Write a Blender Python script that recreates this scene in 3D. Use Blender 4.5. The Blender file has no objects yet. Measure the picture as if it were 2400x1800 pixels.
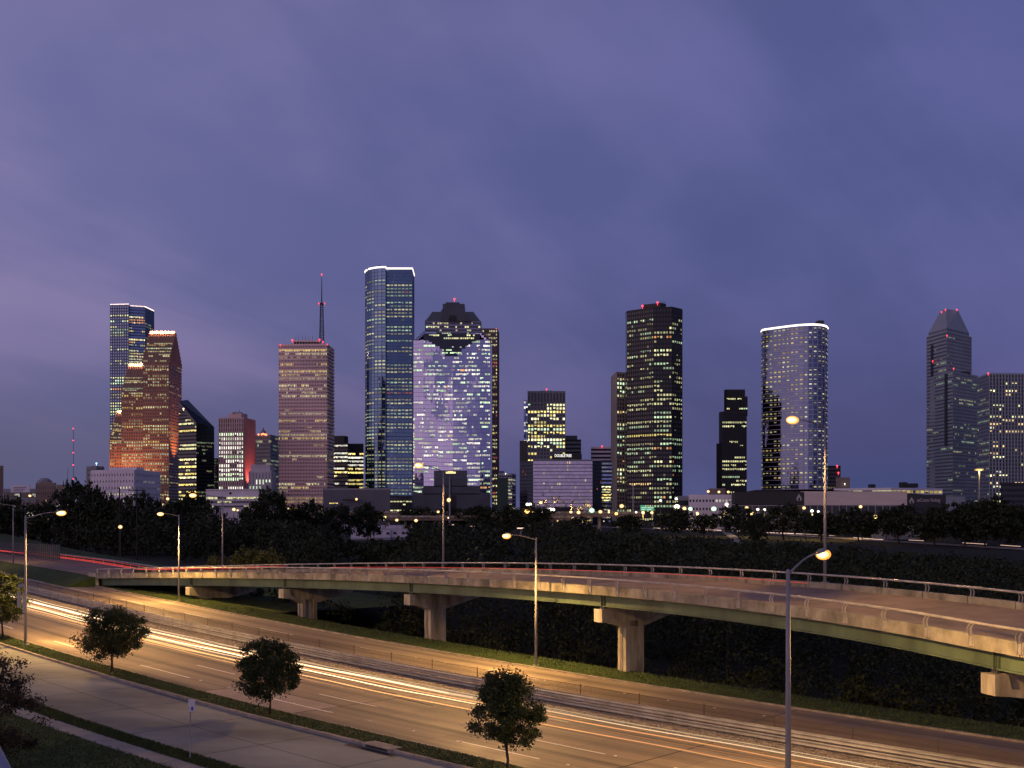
import bpy, math, random
import numpy as np
from mathutils import Vector, Matrix
R = math.radians
rnd = random.Random(7)
SC = bpy.context.scene
COL = SC.collection

# ------------------------------------------------------------------ camera
cam_d = bpy.data.cameras.new('camera')
cam = bpy.data.objects.new('camera', cam_d); COL.objects.link(cam)
cam.location = (0, 0, 0); cam.rotation_euler = (R(90), 0, 0)
cam_d.lens = 36.0; cam_d.sensor_width = 36.0; cam_d.sensor_fit = 'HORIZONTAL'
cam_d.shift_y = 295 / 2400
cam_d.clip_start = 0.2; cam_d.clip_end = 20000
SC.camera = cam

# ------------------------------------------------------------------ sky
GLOW = Vector((-0.72, -0.69, 0)).normalized()          # the sunset lies behind and to the left
world = bpy.data.worlds.new('World'); SC.world = world
world.use_nodes = True
def build_world():
    nt = world.node_tree; N = nt.nodes; L = nt.links; N.clear()
    out = N.new('ShaderNodeOutputWorld')
    sky = N.new('ShaderNodeTexSky'); sky.sky_type = 'NISHITA'; sky.sun_disc = False
    sky.sun_elevation = R(-1.2); sky.sun_rotation = math.atan2(GLOW.x, GLOW.y)
    b1 = N.new('ShaderNodeBackground'); b1.inputs[1].default_value = 0.05
    L.new(sky.outputs[0], b1.inputs[0])
    tc = N.new('ShaderNodeTexCoord')
    sep = N.new('ShaderNodeSeparateXYZ'); L.new(tc.outputs['Generated'], sep.inputs[0])
    def math_(op, a, b=None, c=None):
        m = N.new('ShaderNodeMath'); m.operation = op
        for i, v in enumerate((a, b, c)):
            if v is None: continue
            if isinstance(v, (int, float)): m.inputs[i].default_value = v
            else: L.new(v, m.inputs[i])
        return m.outputs[0]
    def mapr(v, a, b, c, d, smooth=True):
        m = N.new('ShaderNodeMapRange'); m.interpolation_type = 'SMOOTHSTEP' if smooth else 'LINEAR'
        L.new(v, m.inputs[0])
        for i, q in enumerate((a, b, c, d)): m.inputs[i + 1].default_value = q
        return m.outputs[0]
    def mix(f, a, b, blend='MIX'):
        m = N.new('ShaderNodeMix'); m.data_type = 'RGBA'; m.blend_type = blend
        if isinstance(f, (int, float)): m.inputs[0].default_value = f
        else: L.new(f, m.inputs[0])
        for i, v in ((6, a), (7, b)):
            if isinstance(v, tuple): m.inputs[i].default_value = (*v, 1)
            else: L.new(v, m.inputs[i])
        return m.outputs[2]
    z = sep.outputs[2]
    zc = math_('MAXIMUM', z, 0.0)
    den = math_('ADD', zc, 0.34)
    pu = math_('DIVIDE', sep.outputs[0], den); pv = math_('DIVIDE', sep.outputs[1], den)
    cmb = N.new('ShaderNodeCombineXYZ'); L.new(pu, cmb.inputs[0]); L.new(pv, cmb.inputs[1])
    mr = N.new('ShaderNodeMapping'); mr.inputs['Rotation'].default_value = (0, 0, R(-52)); L.new(cmb.outputs[0], mr.inputs[0])
    mp = N.new('ShaderNodeMapping'); mp.inputs['Scale'].default_value = (0.45, 1.5, 1)
    L.new(mr.outputs[0], mp.inputs[0])
    n1 = N.new('ShaderNodeTexNoise'); n1.inputs['Scale'].default_value = 1.1; n1.inputs['Detail'].default_value = 7; n1.inputs['Roughness'].default_value = 0.54; n1.inputs['Distortion'].default_value = 0.5
    L.new(mp.outputs[0], n1.inputs['Vector'])
    n2 = N.new('ShaderNodeTexNoise'); n2.inputs['Scale'].default_value = 0.7; n2.inputs['Detail'].default_value = 2
    L.new(cmb.outputs[0], n2.inputs['Vector'])
    mp3 = N.new('ShaderNodeMapping'); mp3.inputs['Location'].default_value = (1.7, .4, .2); mp3.inputs['Scale'].default_value = (1, 1, 1.7); L.new(tc.outputs['Generated'], mp3.inputs[0])
    n3 = N.new('ShaderNodeTexNoise'); n3.inputs['Scale'].default_value = 5.0; n3.inputs['Detail'].default_value = 3; n3.inputs['Roughness'].default_value = 0.5; L.new(mp3.outputs[0], n3.inputs['Vector'])
    nn = math_('ADD', math_('ADD', math_('MULTIPLY', n1.outputs[0], 0.52), math_('MULTIPLY', n2.outputs[0], 0.22)), math_('MULTIPLY', n3.outputs[0], 0.26))
    cov = mapr(nn, 0.40, 0.60, 0.0, 1.0)
    dv = N.new('ShaderNodeVectorMath'); dv.operation = 'DOT_PRODUCT'; dv.inputs[1].default_value = GLOW
    L.new(tc.outputs['Generated'], dv.inputs[0])
    az = dv.outputs['Value']
    east = mapr(az, -0.95, -0.15, 0.0, 1.0)
    west = mapr(az, -0.1, 0.9, 0.0, 1.0)
    dark = mix(east, (0.054, 0.070, 0.212), (0.130, 0.132, 0.305))
    lite = mix(east, (0.094, 0.102, 0.290), (0.226, 0.192, 0.372))
    low = mapr(z, 0.0, 0.30, 1.0, 0.0)
    lite = mix(math_('MULTIPLY', math_('MULTIPLY', low, east), 0.4), lite, (0.262, 0.208, 0.385))
    west = math_('MULTIPLY', west, mapr(z, 0.10, 0.9, 1.0, 0.35))
    dark = mix(west, dark, (0.230, 0.200, 0.380))
    lite = mix(west, lite, (0.560, 0.420, 0.640))
    c = mix(cov, dark, lite)
    # a grey bank of murk hugging the horizon
    hz = math_('MULTIPLY', mapr(z, 0.03, 0.15, 1.0, 0.0), mapr(az, -0.75, -0.25, 0.30, 1.0))
    hz = math_('MULTIPLY', hz, mapr(az, -0.15, 0.35, 1.0, 0.25))
    c = mix(math_('MULTIPLY', hz, 0.85), c, (0.112, 0.118, 0.225))
    c = mix(mapr(z, 0.36, 0.80, 0.0, 0.80), c, (0.030, 0.036, 0.100))
    murk = math_('ADD', mapr(z, 0.0, 0.28, 0.78, 1.0), math_('MULTIPLY', mapr(az, -0.15, 0.5, 0.0, 1.0), 0.34)); murk = math_('MINIMUM', murk, 1.0)
    mc = N.new('ShaderNodeCombineXYZ'); L.new(math_('POWER', murk, 1.05), mc.inputs[0]); L.new(murk, mc.inputs[1]); L.new(math_('POWER', murk, 1.0), mc.inputs[2])
    cm = N.new('ShaderNodeVectorMath'); cm.operation = 'MULTIPLY'; L.new(c, cm.inputs[0]); L.new(mc.outputs[0], cm.inputs[1]); c = cm.outputs[0]
    b2 = N.new('ShaderNodeBackground'); b2.inputs[1].default_value = 1.08
    L.new(c, b2.inputs[0])
    add = N.new('ShaderNodeAddShader'); L.new(b1.outputs[0], add.inputs[0]); L.new(b2.outputs[0], add.inputs[1])
    L.new(add.outputs[0], out.inputs[0])
build_world()
sun_d = bpy.data.lights.new('sun', 'SUN'); sun_d.energy = 0.66; sun_d.angle = R(75); sun_d.color = (1.0, 0.58, 0.56)
sun = bpy.data.objects.new('sun', sun_d); COL.objects.link(sun)
sun.rotation_euler = Vector((-GLOW.x, -GLOW.y, -0.03)).to_track_quat('-Z', 'Y').to_euler()
SC.view_settings.view_transform = 'Standard'; SC.view_settings.look = 'None'
SC.view_settings.exposure = 0.0; SC.view_settings.gamma = 1.0; SC.view_settings.use_curve_mapping = False
SC.render.engine = 'CYCLES'
SC.cycles.max_bounces = 5; SC.cycles.diffuse_bounces = 2; SC.cycles.glossy_bounces = 3
SC.cycles.transparent_max_bounces = 8; SC.cycles.sample_clamp_indirect = 3.0
SC.cycles.use_denoising = True

# ------------------------------------------------------------------ helpers
def X(px, d): return (px - 1200) / 2400 * d
def Zy(y, d): return (1195 - y) / 2400 * d
def tag(o, label=None, cat=None, group=None, kind=None):
    if label: o['label'] = label
    if cat: o['category'] = cat
    if group: o['group'] = group
    if kind: o['kind'] = kind
    return o
def empty(name, loc=(0, 0, 0), rz=0.0):
    o = bpy.data.objects.new(name, None); COL.objects.link(o)
    o.location = loc; o.rotation_euler = (0, 0, rz); o.empty_display_size = 0.3
    return o
def link(name, mesh, parent=None):
    o = bpy.data.objects.new(name, mesh); COL.objects.link(o)
    if parent: o.parent = parent
    return o
def copy_tree(o, parent=None):
    c = o.copy(); COL.objects.link(c)
    if parent: c.parent = parent
    for ch in list(o.children): copy_tree(ch, c)
    return c

class MB:
    def __init__(s): s.v = []; s.f = []; s.c = []
    def quad(s, a, b, c, d, col=None):
        i = len(s.v); s.v += [tuple(a), tuple(b), tuple(c), tuple(d)]; s.f.append((i, i + 1, i + 2, i + 3))
        if col is not None: s.c.append(col)
    def obox(s, o, ex, ey, ez):
        o = Vector(o); ex = Vector(ex); ey = Vector(ey); ez = Vector(ez)
        i = len(s.v)
        for k in range(8):
            s.v.append(tuple(o + (ex if k & 1 else Vector()) + (ey if k & 2 else Vector()) + (ez if k & 4 else Vector())))
        for q in ((0, 2, 3, 1), (4, 5, 7, 6), (0, 1, 5, 4), (2, 6, 7, 3), (0, 4, 6, 2), (1, 3, 7, 5)): s.f.append(tuple(i + k for k in q))
    def box(s, x0, x1, y0, y1, z0, z1): s.obox((x0, y0, z0), (x1 - x0, 0, 0), (0, y1 - y0, 0), (0, 0, z1 - z0))
    def prism(s, poly, z0, z1, ztop=None):
        n = len(poly); i = len(s.v)
        for p in poly: s.v.append((p[0], p[1], z0))
        for k, p in enumerate(poly): s.v.append((p[0], p[1], ztop[k] if ztop else z1))
        for k in range(n):
            l = (k + 1) % n; s.f.append((i + k, i + l, i + n + l, i + n + k))
        s.f.append(tuple(i + k for k in reversed(range(n)))); s.f.append(tuple(i + n + k for k in range(n)))
    def extrude(s, poly3, vec):
        n = len(poly3); i = len(s.v); vec = Vector(vec)
        for p in poly3: s.v.append(tuple(p))
        for p in poly3: s.v.append(tuple(Vector(p) + vec))
        for k in range(n):
            l = (k + 1) % n; s.f.append((i + k, i + l, i + n + l, i + n + k))
        s.f.append(tuple(i + k for k in reversed(range(n)))); s.f.append(tuple(i + n + k for k in range(n)))
    def tube(s, pts, r, n=6, cap=True):
        pts = [Vector(p) for p in pts]; m = len(pts); i0 = len(s.v)
        for k, p in enumerate(pts):
            t = (pts[min(k + 1, m - 1)] - pts[max(k - 1, 0)]).normalized()
            a = t.cross(Vector((0, 0, 1)))
            if a.length < 1e-3: a = t.cross(Vector((0, 1, 0)))
            a.normalize(); b = t.cross(a).normalized()
            rr = r[k] if isinstance(r, (list, tuple)) else r
            for q in range(n):
                th = 2 * math.pi * q / n
                s.v.append(tuple(p + a * (rr * math.cos(th)) + b * (rr * math.sin(th))))
        for k in range(m - 1):
            for q in range(n):
                q2 = (q + 1) % n
                s.f.append((i0 + k * n + q, i0 + k * n + q2, i0 + (k + 1) * n + q2, i0 + (k + 1) * n + q))
        if cap:
            s.f.append(tuple(i0 + q for q in reversed(range(n)))); s.f.append(tuple(i0 + (m - 1) * n + q for q in range(n)))
    def ball(s, c, rx, ry=None, rz=None, n=10, m=6, mat=None):
        ry = ry or rx; rz = rz or rx; c = Vector(c); i0 = len(s.v)
        for a in range(m + 1):
            th = math.pi * a / m
            for b in range(n):
                ph = 2 * math.pi * b / n
                p = Vector((rx * math.sin(th) * math.cos(ph), ry * math.sin(th) * math.sin(ph), rz * math.cos(th)))
                if mat: p = mat @ p
                s.v.append(tuple(c + p))
        for a in range(m):
            for b in range(n):
                b2 = (b + 1) % n
                s.f.append((i0 + a * n + b, i0 + (a + 1) * n + b, i0 + (a + 1) * n + b2, i0 + a * n + b2))
    def mesh(s, name, mat, smooth=False):
        me = bpy.data.meshes.new(name); me.from_pydata(s.v, [], s.f)
        if s.c:
            at = me.attributes.new('lit', 'FLOAT_COLOR', 'FACE')
            at.data.foreach_set('color', np.array([(c[0], c[1], c[2], 1) for c in s.c], dtype=np.float32).ravel())
        me.materials.append(mat)
        if smooth: me.polygons.foreach_set('use_smooth', [True] * len(me.polygons))
        me.update(); return me
    def build(s, name, mat, parent=None, smooth=False, kind=None):
        o = link(name, s.mesh(name, mat, smooth), parent)
        if kind: o['kind'] = kind
        return o

# ------------------------------------------------------------------ materials
MATS = {}
def new_mat(name):
    m = bpy.data.materials.new(name); m.use_nodes = True; nt = m.node_tree
    b = nt.nodes['Principled BSDF']; return m, nt, b
def surf(name, col, rough=0.8, var=0.25, scale=0.5, stretch=(1, 1, 1), bump=0.0, bscale=None, metal=0.0, spec=0.3, rot=0.0, col2=None, detail=5):
    if name in MATS: return MATS[name]
    m, nt, b = new_mat(name); N = nt.nodes; L = nt.links
    tc = N.new('ShaderNodeTexCoord'); mp = N.new('ShaderNodeMapping')
    mp.inputs['Rotation'].default_value = (0, 0, rot); mp.inputs['Scale'].default_value = stretch
    geo = N.new('ShaderNodeNewGeometry'); L.new(geo.outputs['Position'], mp.inputs[0])
    n = N.new('ShaderNodeTexNoise'); n.inputs['Scale'].default_value = scale; n.inputs['Detail'].default_value = detail; n.inputs['Roughness'].default_value = 0.62
    L.new(mp.outputs[0], n.inputs['Vector'])
    cr = N.new('ShaderNodeValToRGB'); c2 = col2 or tuple(c * (1 - var) for c in col)
    cr.color_ramp.elements[0].position = 0.32; cr.color_ramp.elements[0].color = (*c2, 1)
    cr.color_ramp.elements[1].position = 0.68; cr.color_ramp.elements[1].color = (*[min(1, c * (1 + var * .4)) for c in col], 1)
    L.new(n.outputs[0], cr.inputs[0]); L.new(cr.outputs[0], b.inputs['Base Color'])
    b.inputs['Roughness'].default_value = rough; b.inputs['Metallic'].default_value = metal; b.inputs['Specular IOR Level'].default_value = spec
    if bump:
        n2 = N.new('ShaderNodeTexNoise'); n2.inputs['Scale'].default_value = bscale or scale * 8; n2.inputs['Detail'].default_value = 4
        L.new(geo.outputs['Position'], n2.inputs['Vector'])
        bp = N.new('ShaderNodeBump'); bp.inputs['Strength'].default_value = bump; bp.inputs['Distance'].default_value = 0.05
        L.new(n2.outputs[0], bp.inputs['Height']); L.new(bp.outputs[0], b.inputs['Normal'])
    MATS[name] = m; return m
def glass(name, col, metal=1.0, rough=0.06, pane=(1.6, 1.6, 3.6), tilt=0.02, wave=0.0):
    """coated curtain-wall glass: each pane sits a hair out of true, so reflections break up"""
    if name in MATS: return MATS[name]
    m, nt, b = new_mat(name); N = nt.nodes; L = nt.links
    b.inputs['Base Color'].default_value = (*col, 1); b.inputs['Metallic'].default_value = metal; b.inputs['Roughness'].default_value = rough
    geo = N.new('ShaderNodeNewGeometry')
    dv = N.new('ShaderNodeVectorMath'); dv.operation = 'DIVIDE'; dv.inputs[1].default_value = pane
    L.new(geo.outputs['Position'], dv.inputs[0])
    fl = N.new('ShaderNodeVectorMath'); fl.operation = 'FLOOR'; L.new(dv.outputs[0], fl.inputs[0])
    wn = N.new('ShaderNodeTexWhiteNoise'); L.new(fl.outputs[0], wn.inputs['Vector'])
    sb = N.new('ShaderNodeVectorMath'); sb.operation = 'SUBTRACT'; sb.inputs[1].default_value = (.5, .5, .5); L.new(wn.outputs['Color'], sb.inputs[0])
    sc = N.new('ShaderNodeVectorMath'); sc.operation = 'SCALE'; sc.inputs['Scale'].default_value = tilt * 2; L.new(sb.outputs[0], sc.inputs[0])
    ad = N.new('ShaderNodeVectorMath'); ad.operation = 'ADD'; L.new(geo.outputs['Normal'], ad.inputs[0]); L.new(sc.outputs[0], ad.inputs[1])
    last = ad
    if wave:
        zs = N.new('ShaderNodeVectorMath'); zs.operation = 'MULTIPLY'; zs.inputs[1].default_value = (wave, wave, wave * .25)
        n = N.new('ShaderNodeTexNoise'); n.inputs['Scale'].default_value = 0.02; n.inputs['Detail'].default_value = 3
        L.new(geo.outputs['Position'], n.inputs['Vector'])
        s2 = N.new('ShaderNodeVectorMath'); s2.operation = 'SUBTRACT'; s2.inputs[1].default_value = (.5, .5, .5); L.new(n.outputs['Color'], s2.inputs[0])
        s3 = zs; L.new(s2.outputs[0], s3.inputs[0])
        a2 = N.new('ShaderNodeVectorMath'); a2.operation = 'ADD'; L.new(ad.outputs[0], a2.inputs[0]); L.new(s3.outputs[0], a2.inputs[1]); last = a2
    nm = N.new('ShaderNodeVectorMath'); nm.operation = 'NORMALIZE'; L.new(last.outputs[0], nm.inputs[0])
    L.new(nm.outputs[0], b.inputs['Normal'])
    MATS[name] = m; return m
def emit(name, col, strength, sample='NONE'):
    if name in MATS: return MATS[name]
    m, nt, b = new_mat(name); b.inputs['Base Color'].default_value = (0.02, 0.02, 0.02, 1)
    b.inputs['Emission Color'].default_value = (*col, 1); b.inputs['Emission Strength'].default_value = strength
    try: m.cycles.emission_sampling = sample
    except Exception: pass
    MATS[name] = m; return m
def bowl(name, core, k1, rim, k2):
    """a glowing diffuser bowl: hottest through its middle, deeper coloured towards its edge"""
    m, nt, b = new_mat(name); N = nt.nodes; L = nt.links; b.inputs['Base Color'].default_value = (.05, .05, .05, 1)
    lw = N.new('ShaderNodeLayerWeight'); lw.inputs['Blend'].default_value = .5
    mx = N.new('ShaderNodeMix'); mx.data_type = 'RGBA'; mr = N.new('ShaderNodeMapRange'); L.new(lw.outputs['Facing'], mr.inputs[0]); mr.inputs[1].default_value = .04; mr.inputs[2].default_value = .52
    L.new(mr.outputs[0], mx.inputs[0]); mx.inputs[6].default_value = (*[c * k1 for c in core], 1); mx.inputs[7].default_value = (*[c * k2 for c in rim], 1)
    L.new(mx.outputs[2], b.inputs['Emission Color']); b.inputs['Emission Strength'].default_value = 1.0; m.cycles.emission_sampling = 'NONE'; return m
def lit_mat():
    m, nt, b = new_mat('lit_window'); at = nt.nodes.new('ShaderNodeAttribute'); at.attribute_name = 'lit'
    b.inputs['Base Color'].default_value = (0.03, 0.03, 0.03, 1); b.inputs['Roughness'].default_value = 0.2
    nt.links.new(at.outputs['Color'], b.inputs['Emission Color']); b.inputs['Emission Strength'].default_value = 1.0
    try: m.cycles.emission_sampling = 'NONE'
    except Exception: pass
    return m
LIT = lit_mat()
ROT = -math.atan2(-.670, .742)      # turns world axes onto the road's direction
M_grass = surf('grass', (0.042, 0.074, 0.018), 0.95, 0.55, 0.9, bump=0.6, bscale=9)
M_soil = surf('dark_ground', (0.018, 0.022, 0.010), 0.97, 0.5, 0.25, bump=0.5, bscale=2)
M_road = surf('road_concrete', (0.27, 0.235, 0.195), 0.78, 0.38, 0.22, stretch=(0.10, 1.6, 1), rot=ROT, bump=0.25, bscale=14, spec=0.35)
def road_mat():
    m, nt, b = new_mat('worn_road'); N = nt.nodes; L = nt.links
    uv = N.new('ShaderNodeUVMap'); uv.uv_map = 'st'; sp_ = N.new('ShaderNodeSeparateXYZ'); L.new(uv.outputs[0], sp_.inputs[0])
    def mth(op, a, b_=None):
        q = N.new('ShaderNodeMath'); q.operation = op
        for i, v in enumerate((a, b_)):
            if v is None: continue
            if isinstance(v, (int, float)): q.inputs[i].default_value = v
            else: L.new(v, q.inputs[i])
        return q.outputs[0]
    def noise(sx, sy, sc, det=4):
        mp = N.new('ShaderNodeMapping'); mp.inputs['Scale'].default_value = (sx, sy, 1); L.new(uv.outputs[0], mp.inputs[0])
        n = N.new('ShaderNodeTexNoise'); n.inputs['Scale'].default_value = sc; n.inputs['Detail'].default_value = det; n.inputs['Roughness'].default_value = .65; L.new(mp.outputs[0], n.inputs['Vector']); return n.outputs[0]
    def rmp(v, a, b_, c, d):
        q = N.new('ShaderNodeMapRange'); L.new(v, q.inputs[0])
        for i, x in enumerate((a, b_, c, d)): q.inputs[i + 1].default_value = x
        return q.outputs[0]
    long_ = rmp(noise(.03, 1.1, 1.0), .35, .68, .62, 1.08); blot = rmp(noise(.25, .35, 1.0, 6), .34, .62, .70, 1.06); fine = rmp(noise(1, 1, 9.0, 3), .3, .7, .88, 1.08)
    ph = mth('MULTIPLY', mth('SUBTRACT', sp_.outputs[1], 37.3), 2 * math.pi / 3.35)
    oil = mth('COSINE', ph); oil = rmp(oil, -1.0, -.35, .0, 1.0); oil = mth('ADD', mth('MULTIPLY', oil, .38), .62)
    wob = mth('MULTIPLY', mth('SUBTRACT', noise(.5, .5, .6), .5), .25)
    js = mth('FRACT', mth('DIVIDE', mth('ADD', sp_.outputs[0], wob), 6.1)); jn = rmp(mth('ABSOLUTE', mth('SUBTRACT', js, .5)), .0, .008, .55, 1.0)
    slab_n = N.new('ShaderNodeTexWhiteNoise'); cb = N.new('ShaderNodeCombineXYZ'); L.new(mth('FLOOR', mth('ADD', mth('DIVIDE', sp_.outputs[0], 6.1), .5)), cb.inputs[0]); L.new(mth('FLOOR', mth('DIVIDE', mth('SUBTRACT', sp_.outputs[1], 37.3), 3.35)), cb.inputs[1]); L.new(cb.outputs[0], slab_n.inputs['Vector'])
    sl = rmp(slab_n.outputs['Value'], 0, 1, .84, 1.08)
    f = mth('MULTIPLY', mth('MULTIPLY', mth('MULTIPLY', long_, blot), mth('MULTIPLY', fine, oil)), mth('MULTIPLY', jn, sl))
    vm = N.new('ShaderNodeVectorMath'); vm.operation = 'SCALE'; vm.inputs[0].default_value = (.285, .235, .185); L.new(f, vm.inputs['Scale']); L.new(vm.outputs[0], b.inputs['Base Color'])
    rg = rmp(blot, .7, 1.06, .55, .8); L.new(rg, b.inputs['Roughness']); b.inputs['Specular IOR Level'].default_value = .4
    bp = N.new('ShaderNodeBump'); bp.inputs['Strength'].default_value = .25; bp.inputs['Distance'].default_value = .02; L.new(fine, bp.inputs['Height']); L.new(bp.outputs[0], b.inputs['Normal'])
    return m
M_road2 = road_mat()
M_patch = surf('road_patch', (0.30, 0.255, 0.24), 0.85, 0.2, 0.5, bump=0.2, bscale=12)
M_street = surf('street_concrete', (0.25, 0.27, 0.245), 0.85, 0.52, 0.16, stretch=(0.5, 1.0, 1), rot=ROT, bump=0.25, bscale=12)
M_walk = surf('walk_concrete', (0.29, 0.29, 0.26), 0.9, 0.25, 0.9, bump=0.2, bscale=10)
M_kerb = surf('kerb_concrete', (0.32, 0.29, 0.24), 0.9, 0.4, 1.3, bump=0.4, bscale=8)
M_gravel = surf('gravel', (0.25, 0.22, 0.19), 0.95, 0.75, 3.2, bump=1.0, bscale=5, detail=8)
M_tar = surf('tar_seam', (0.030, 0.028, 0.026), 0.8, 0.2, 2)
M_paint = surf('road_paint', (0.78, 0.76, 0.72), 0.6, 0.25, 1.2)
M_conc = surf('bridge_concrete', (0.41, 0.385, 0.30), 0.88, 0.6, 0.6, stretch=(1.6, 1.6, 0.35), bump=0.3, bscale=7)
M_parapet = surf('parapet_concrete', (0.30, 0.285, 0.215), 0.9, 0.6, 0.8, stretch=(1.0, 1.0, 0.7), bump=0.35, bscale=6)
M_deck = surf('deck_concrete', (0.27, 0.205, 0.15), 0.8, 0.35, 0.35, bump=0.2, bscale=10)
M_girder = surf('green_steel', (0.105, 0.155, 0.095), 0.55, 0.4, 0.5, stretch=(1, 1, 0.2), spec=0.4)
M_alu = surf('rail_metal', (0.43, 0.42, 0.38), 0.5, 0.35, 1.2, metal=0.2)
M_galv = surf('galvanised', (0.34, 0.34, 0.32), 0.55, 0.35, 0.9, metal=0.1)
M_wire = surf('rusty_wire', (0.085, 0.065, 0.045), 0.8, 0.3, 1.0)
M_pole = surf('lamp_pole', (0.27, 0.27, 0.28), 0.6, 0.2, 0.6)
M_dkmetal = surf('dark_metal', (0.06, 0.06, 0.065), 0.5, 0.2, 1.0, metal=0.3)
M_bark = surf('bark', (0.045, 0.036, 0.028), 0.95, 0.4, 3, stretch=(1, 1, .3), bump=0.6, bscale=10)
def leaf_mat(name, c1, c2):
    m, nt, b = new_mat(name); N = nt.nodes; L = nt.links
    oi = N.new('ShaderNodeNewGeometry'); cr = N.new('ShaderNodeValToRGB')
    cr.color_ramp.elements[0].color = (*c1, 1); cr.color_ramp.elements[1].color = (*c2, 1)
    L.new(oi.outputs['Random Per Island'], cr.inputs[0]); L.new(cr.outputs[0], b.inputs['Base Color'])
    b.inputs['Roughness'].default_value = 0.65; b.inputs['Specular IOR Level'].default_value = 0.25
    return m
M_leaf = leaf_mat('oak_leaf', (0.018, 0.030, 0.009), (0.048, 0.068, 0.020))
M_leaf_far = leaf_mat('wood_leaf', (0.012, 0.018, 0.006), (0.034, 0.046, 0.016))
M_leaf_lamplit = leaf_mat('lamplit_leaf', (0.075, 0.085, 0.020), (0.13, 0.14, 0.035))  # ramp lamp's light painted into the leaf colour, yellower than the wood leaves
M_leaf_red = leaf_mat('myrtle_leaf', (0.018, 0.024, 0.010), (0.060, 0.036, 0.024))
M_sodium = bowl('sodium_glow', (1, .74, .32), 3.6, (1.0, 0.38, 0.05), 1.5)
M_sodium_far = bowl('sodium_glow_far', (1, .80, .36), 2.6, (1.0, 0.46, 0.07), .75)
M_merc = bowl('mercury_glow', (.85, 1.0, 0.88), 2.6, (.30, .9, .5), .8)
M_white_l = emit('white_glow', (1.0, 0.95, 0.80), 2.4)
M_crown = emit('crown_glow', (1.0, 0.90, 0.80), 2.2)
M_bead = emit('bead_glow', (1.0, 0.72, 0.62), 3.0)
M_red_l = emit('red_beacon', (1.0, 0.06, 0.10), 2.6)
M_flood = emit('flood_glow', (1.0, 0.62, 0.36), 5.0)

# ------------------------------------------------------------------ ground and roads
U = Vector((.742, -.670)); NN = Vector((.670, .742))
def plane(x, y): return -12.23 - .0387 * max(-150, min(90, x)) - .002 * min(y, 220)
CS = [(-420, 60), (-300, 30), (-230, 15), (-175, 7), (-149, 5.2), (-133, 3.9), (-117, 2.6), (-100, 1.3), (-85, .4), (-70, 0), (-55, 0.05), (-45, .5), (-33, 1.4), (-19, 2.8), (0, 5.2), (20, 8.2), (60, 16), (120, 32)]
def coff(s):
    k = 0
    while k < len(CS) - 2 and s > CS[k + 1][0]: k += 1
    def P(i): return CS[max(0, min(len(CS) - 1, i))]
    (s0, v0), (s1, v1) = P(k), P(k + 1)
    m0 = (v1 - P(k - 1)[1]) / (s1 - P(k - 1)[0]); m1 = (P(k + 2)[1] - v0) / (P(k + 2)[0] - s0)
    h = s1 - s0; t = max(0, min(1, (s - s0) / h))
    return (2*t**3 - 3*t*t + 1) * v0 + (t**3 - 2*t*t + t) * h * m0 + (-2*t**3 + 3*t*t) * v1 + (t**3 - t*t) * h * m1
def ST(s, t, h=0.0):
    p = U * s + NN * (t + coff(s)); return Vector((p.x, p.y, plane(p.x, p.y) + h))
def to_st(x, y):
    s = x * U.x + y * U.y; t = x * NN.x + y * NN.y; return s, t - coff(s)
def sstep(a, b, v):
    t = max(0, min(1, (v - a) / (b - a))); return t * t * (3 - 2 * t)
def terrain(x, y):
    s, t = to_st(x, y); z = plane(x, y)
    m = sstep(65.5, 84, t) * sstep(-125, -82, s) * (1 - sstep(230, 300, y))
    z -= 5.5 * m
    f = sstep(170, 330, y + 0.3 * abs(x))
    return z * (1 - f) + (-11.5) * f
def grid(xs, ys, name, mat):
    nx, ny = len(xs), len(ys); v = [(x, y, terrain(x, y)) for y in ys for x in xs]
    f = [(j * nx + i, j * nx + i + 1, (j + 1) * nx + i + 1, (j + 1) * nx + i) for j in range(ny - 1) for i in range(nx - 1)]
    me = bpy.data.meshes.new(name); me.from_pydata(v, [], f); me.materials.append(mat)
    me.polygons.foreach_set('use_smooth', [True] * len(f)); me.update()
    return link(name, me)
def rng(a, b, st):
    r = []; v = a
    while v < b: r.append(v); v += st
    r.append(b); return r
gx = [-9000, -4000, -2000, -1000, -600, -420] + rng(-300, 300, 6) + [420, 600, 1000, 2000, 4000, 9000]
gy = [-400, -200, -100, -40] + rng(-20, 360, 6) + [420, 520, 700, 1000, 1600, 3000, 6000, 12000]
g = grid(gx, gy, 'ground', M_soil); tag(g, 'dark uneven ground running back under the woods to the city', kind='structure')

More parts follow.
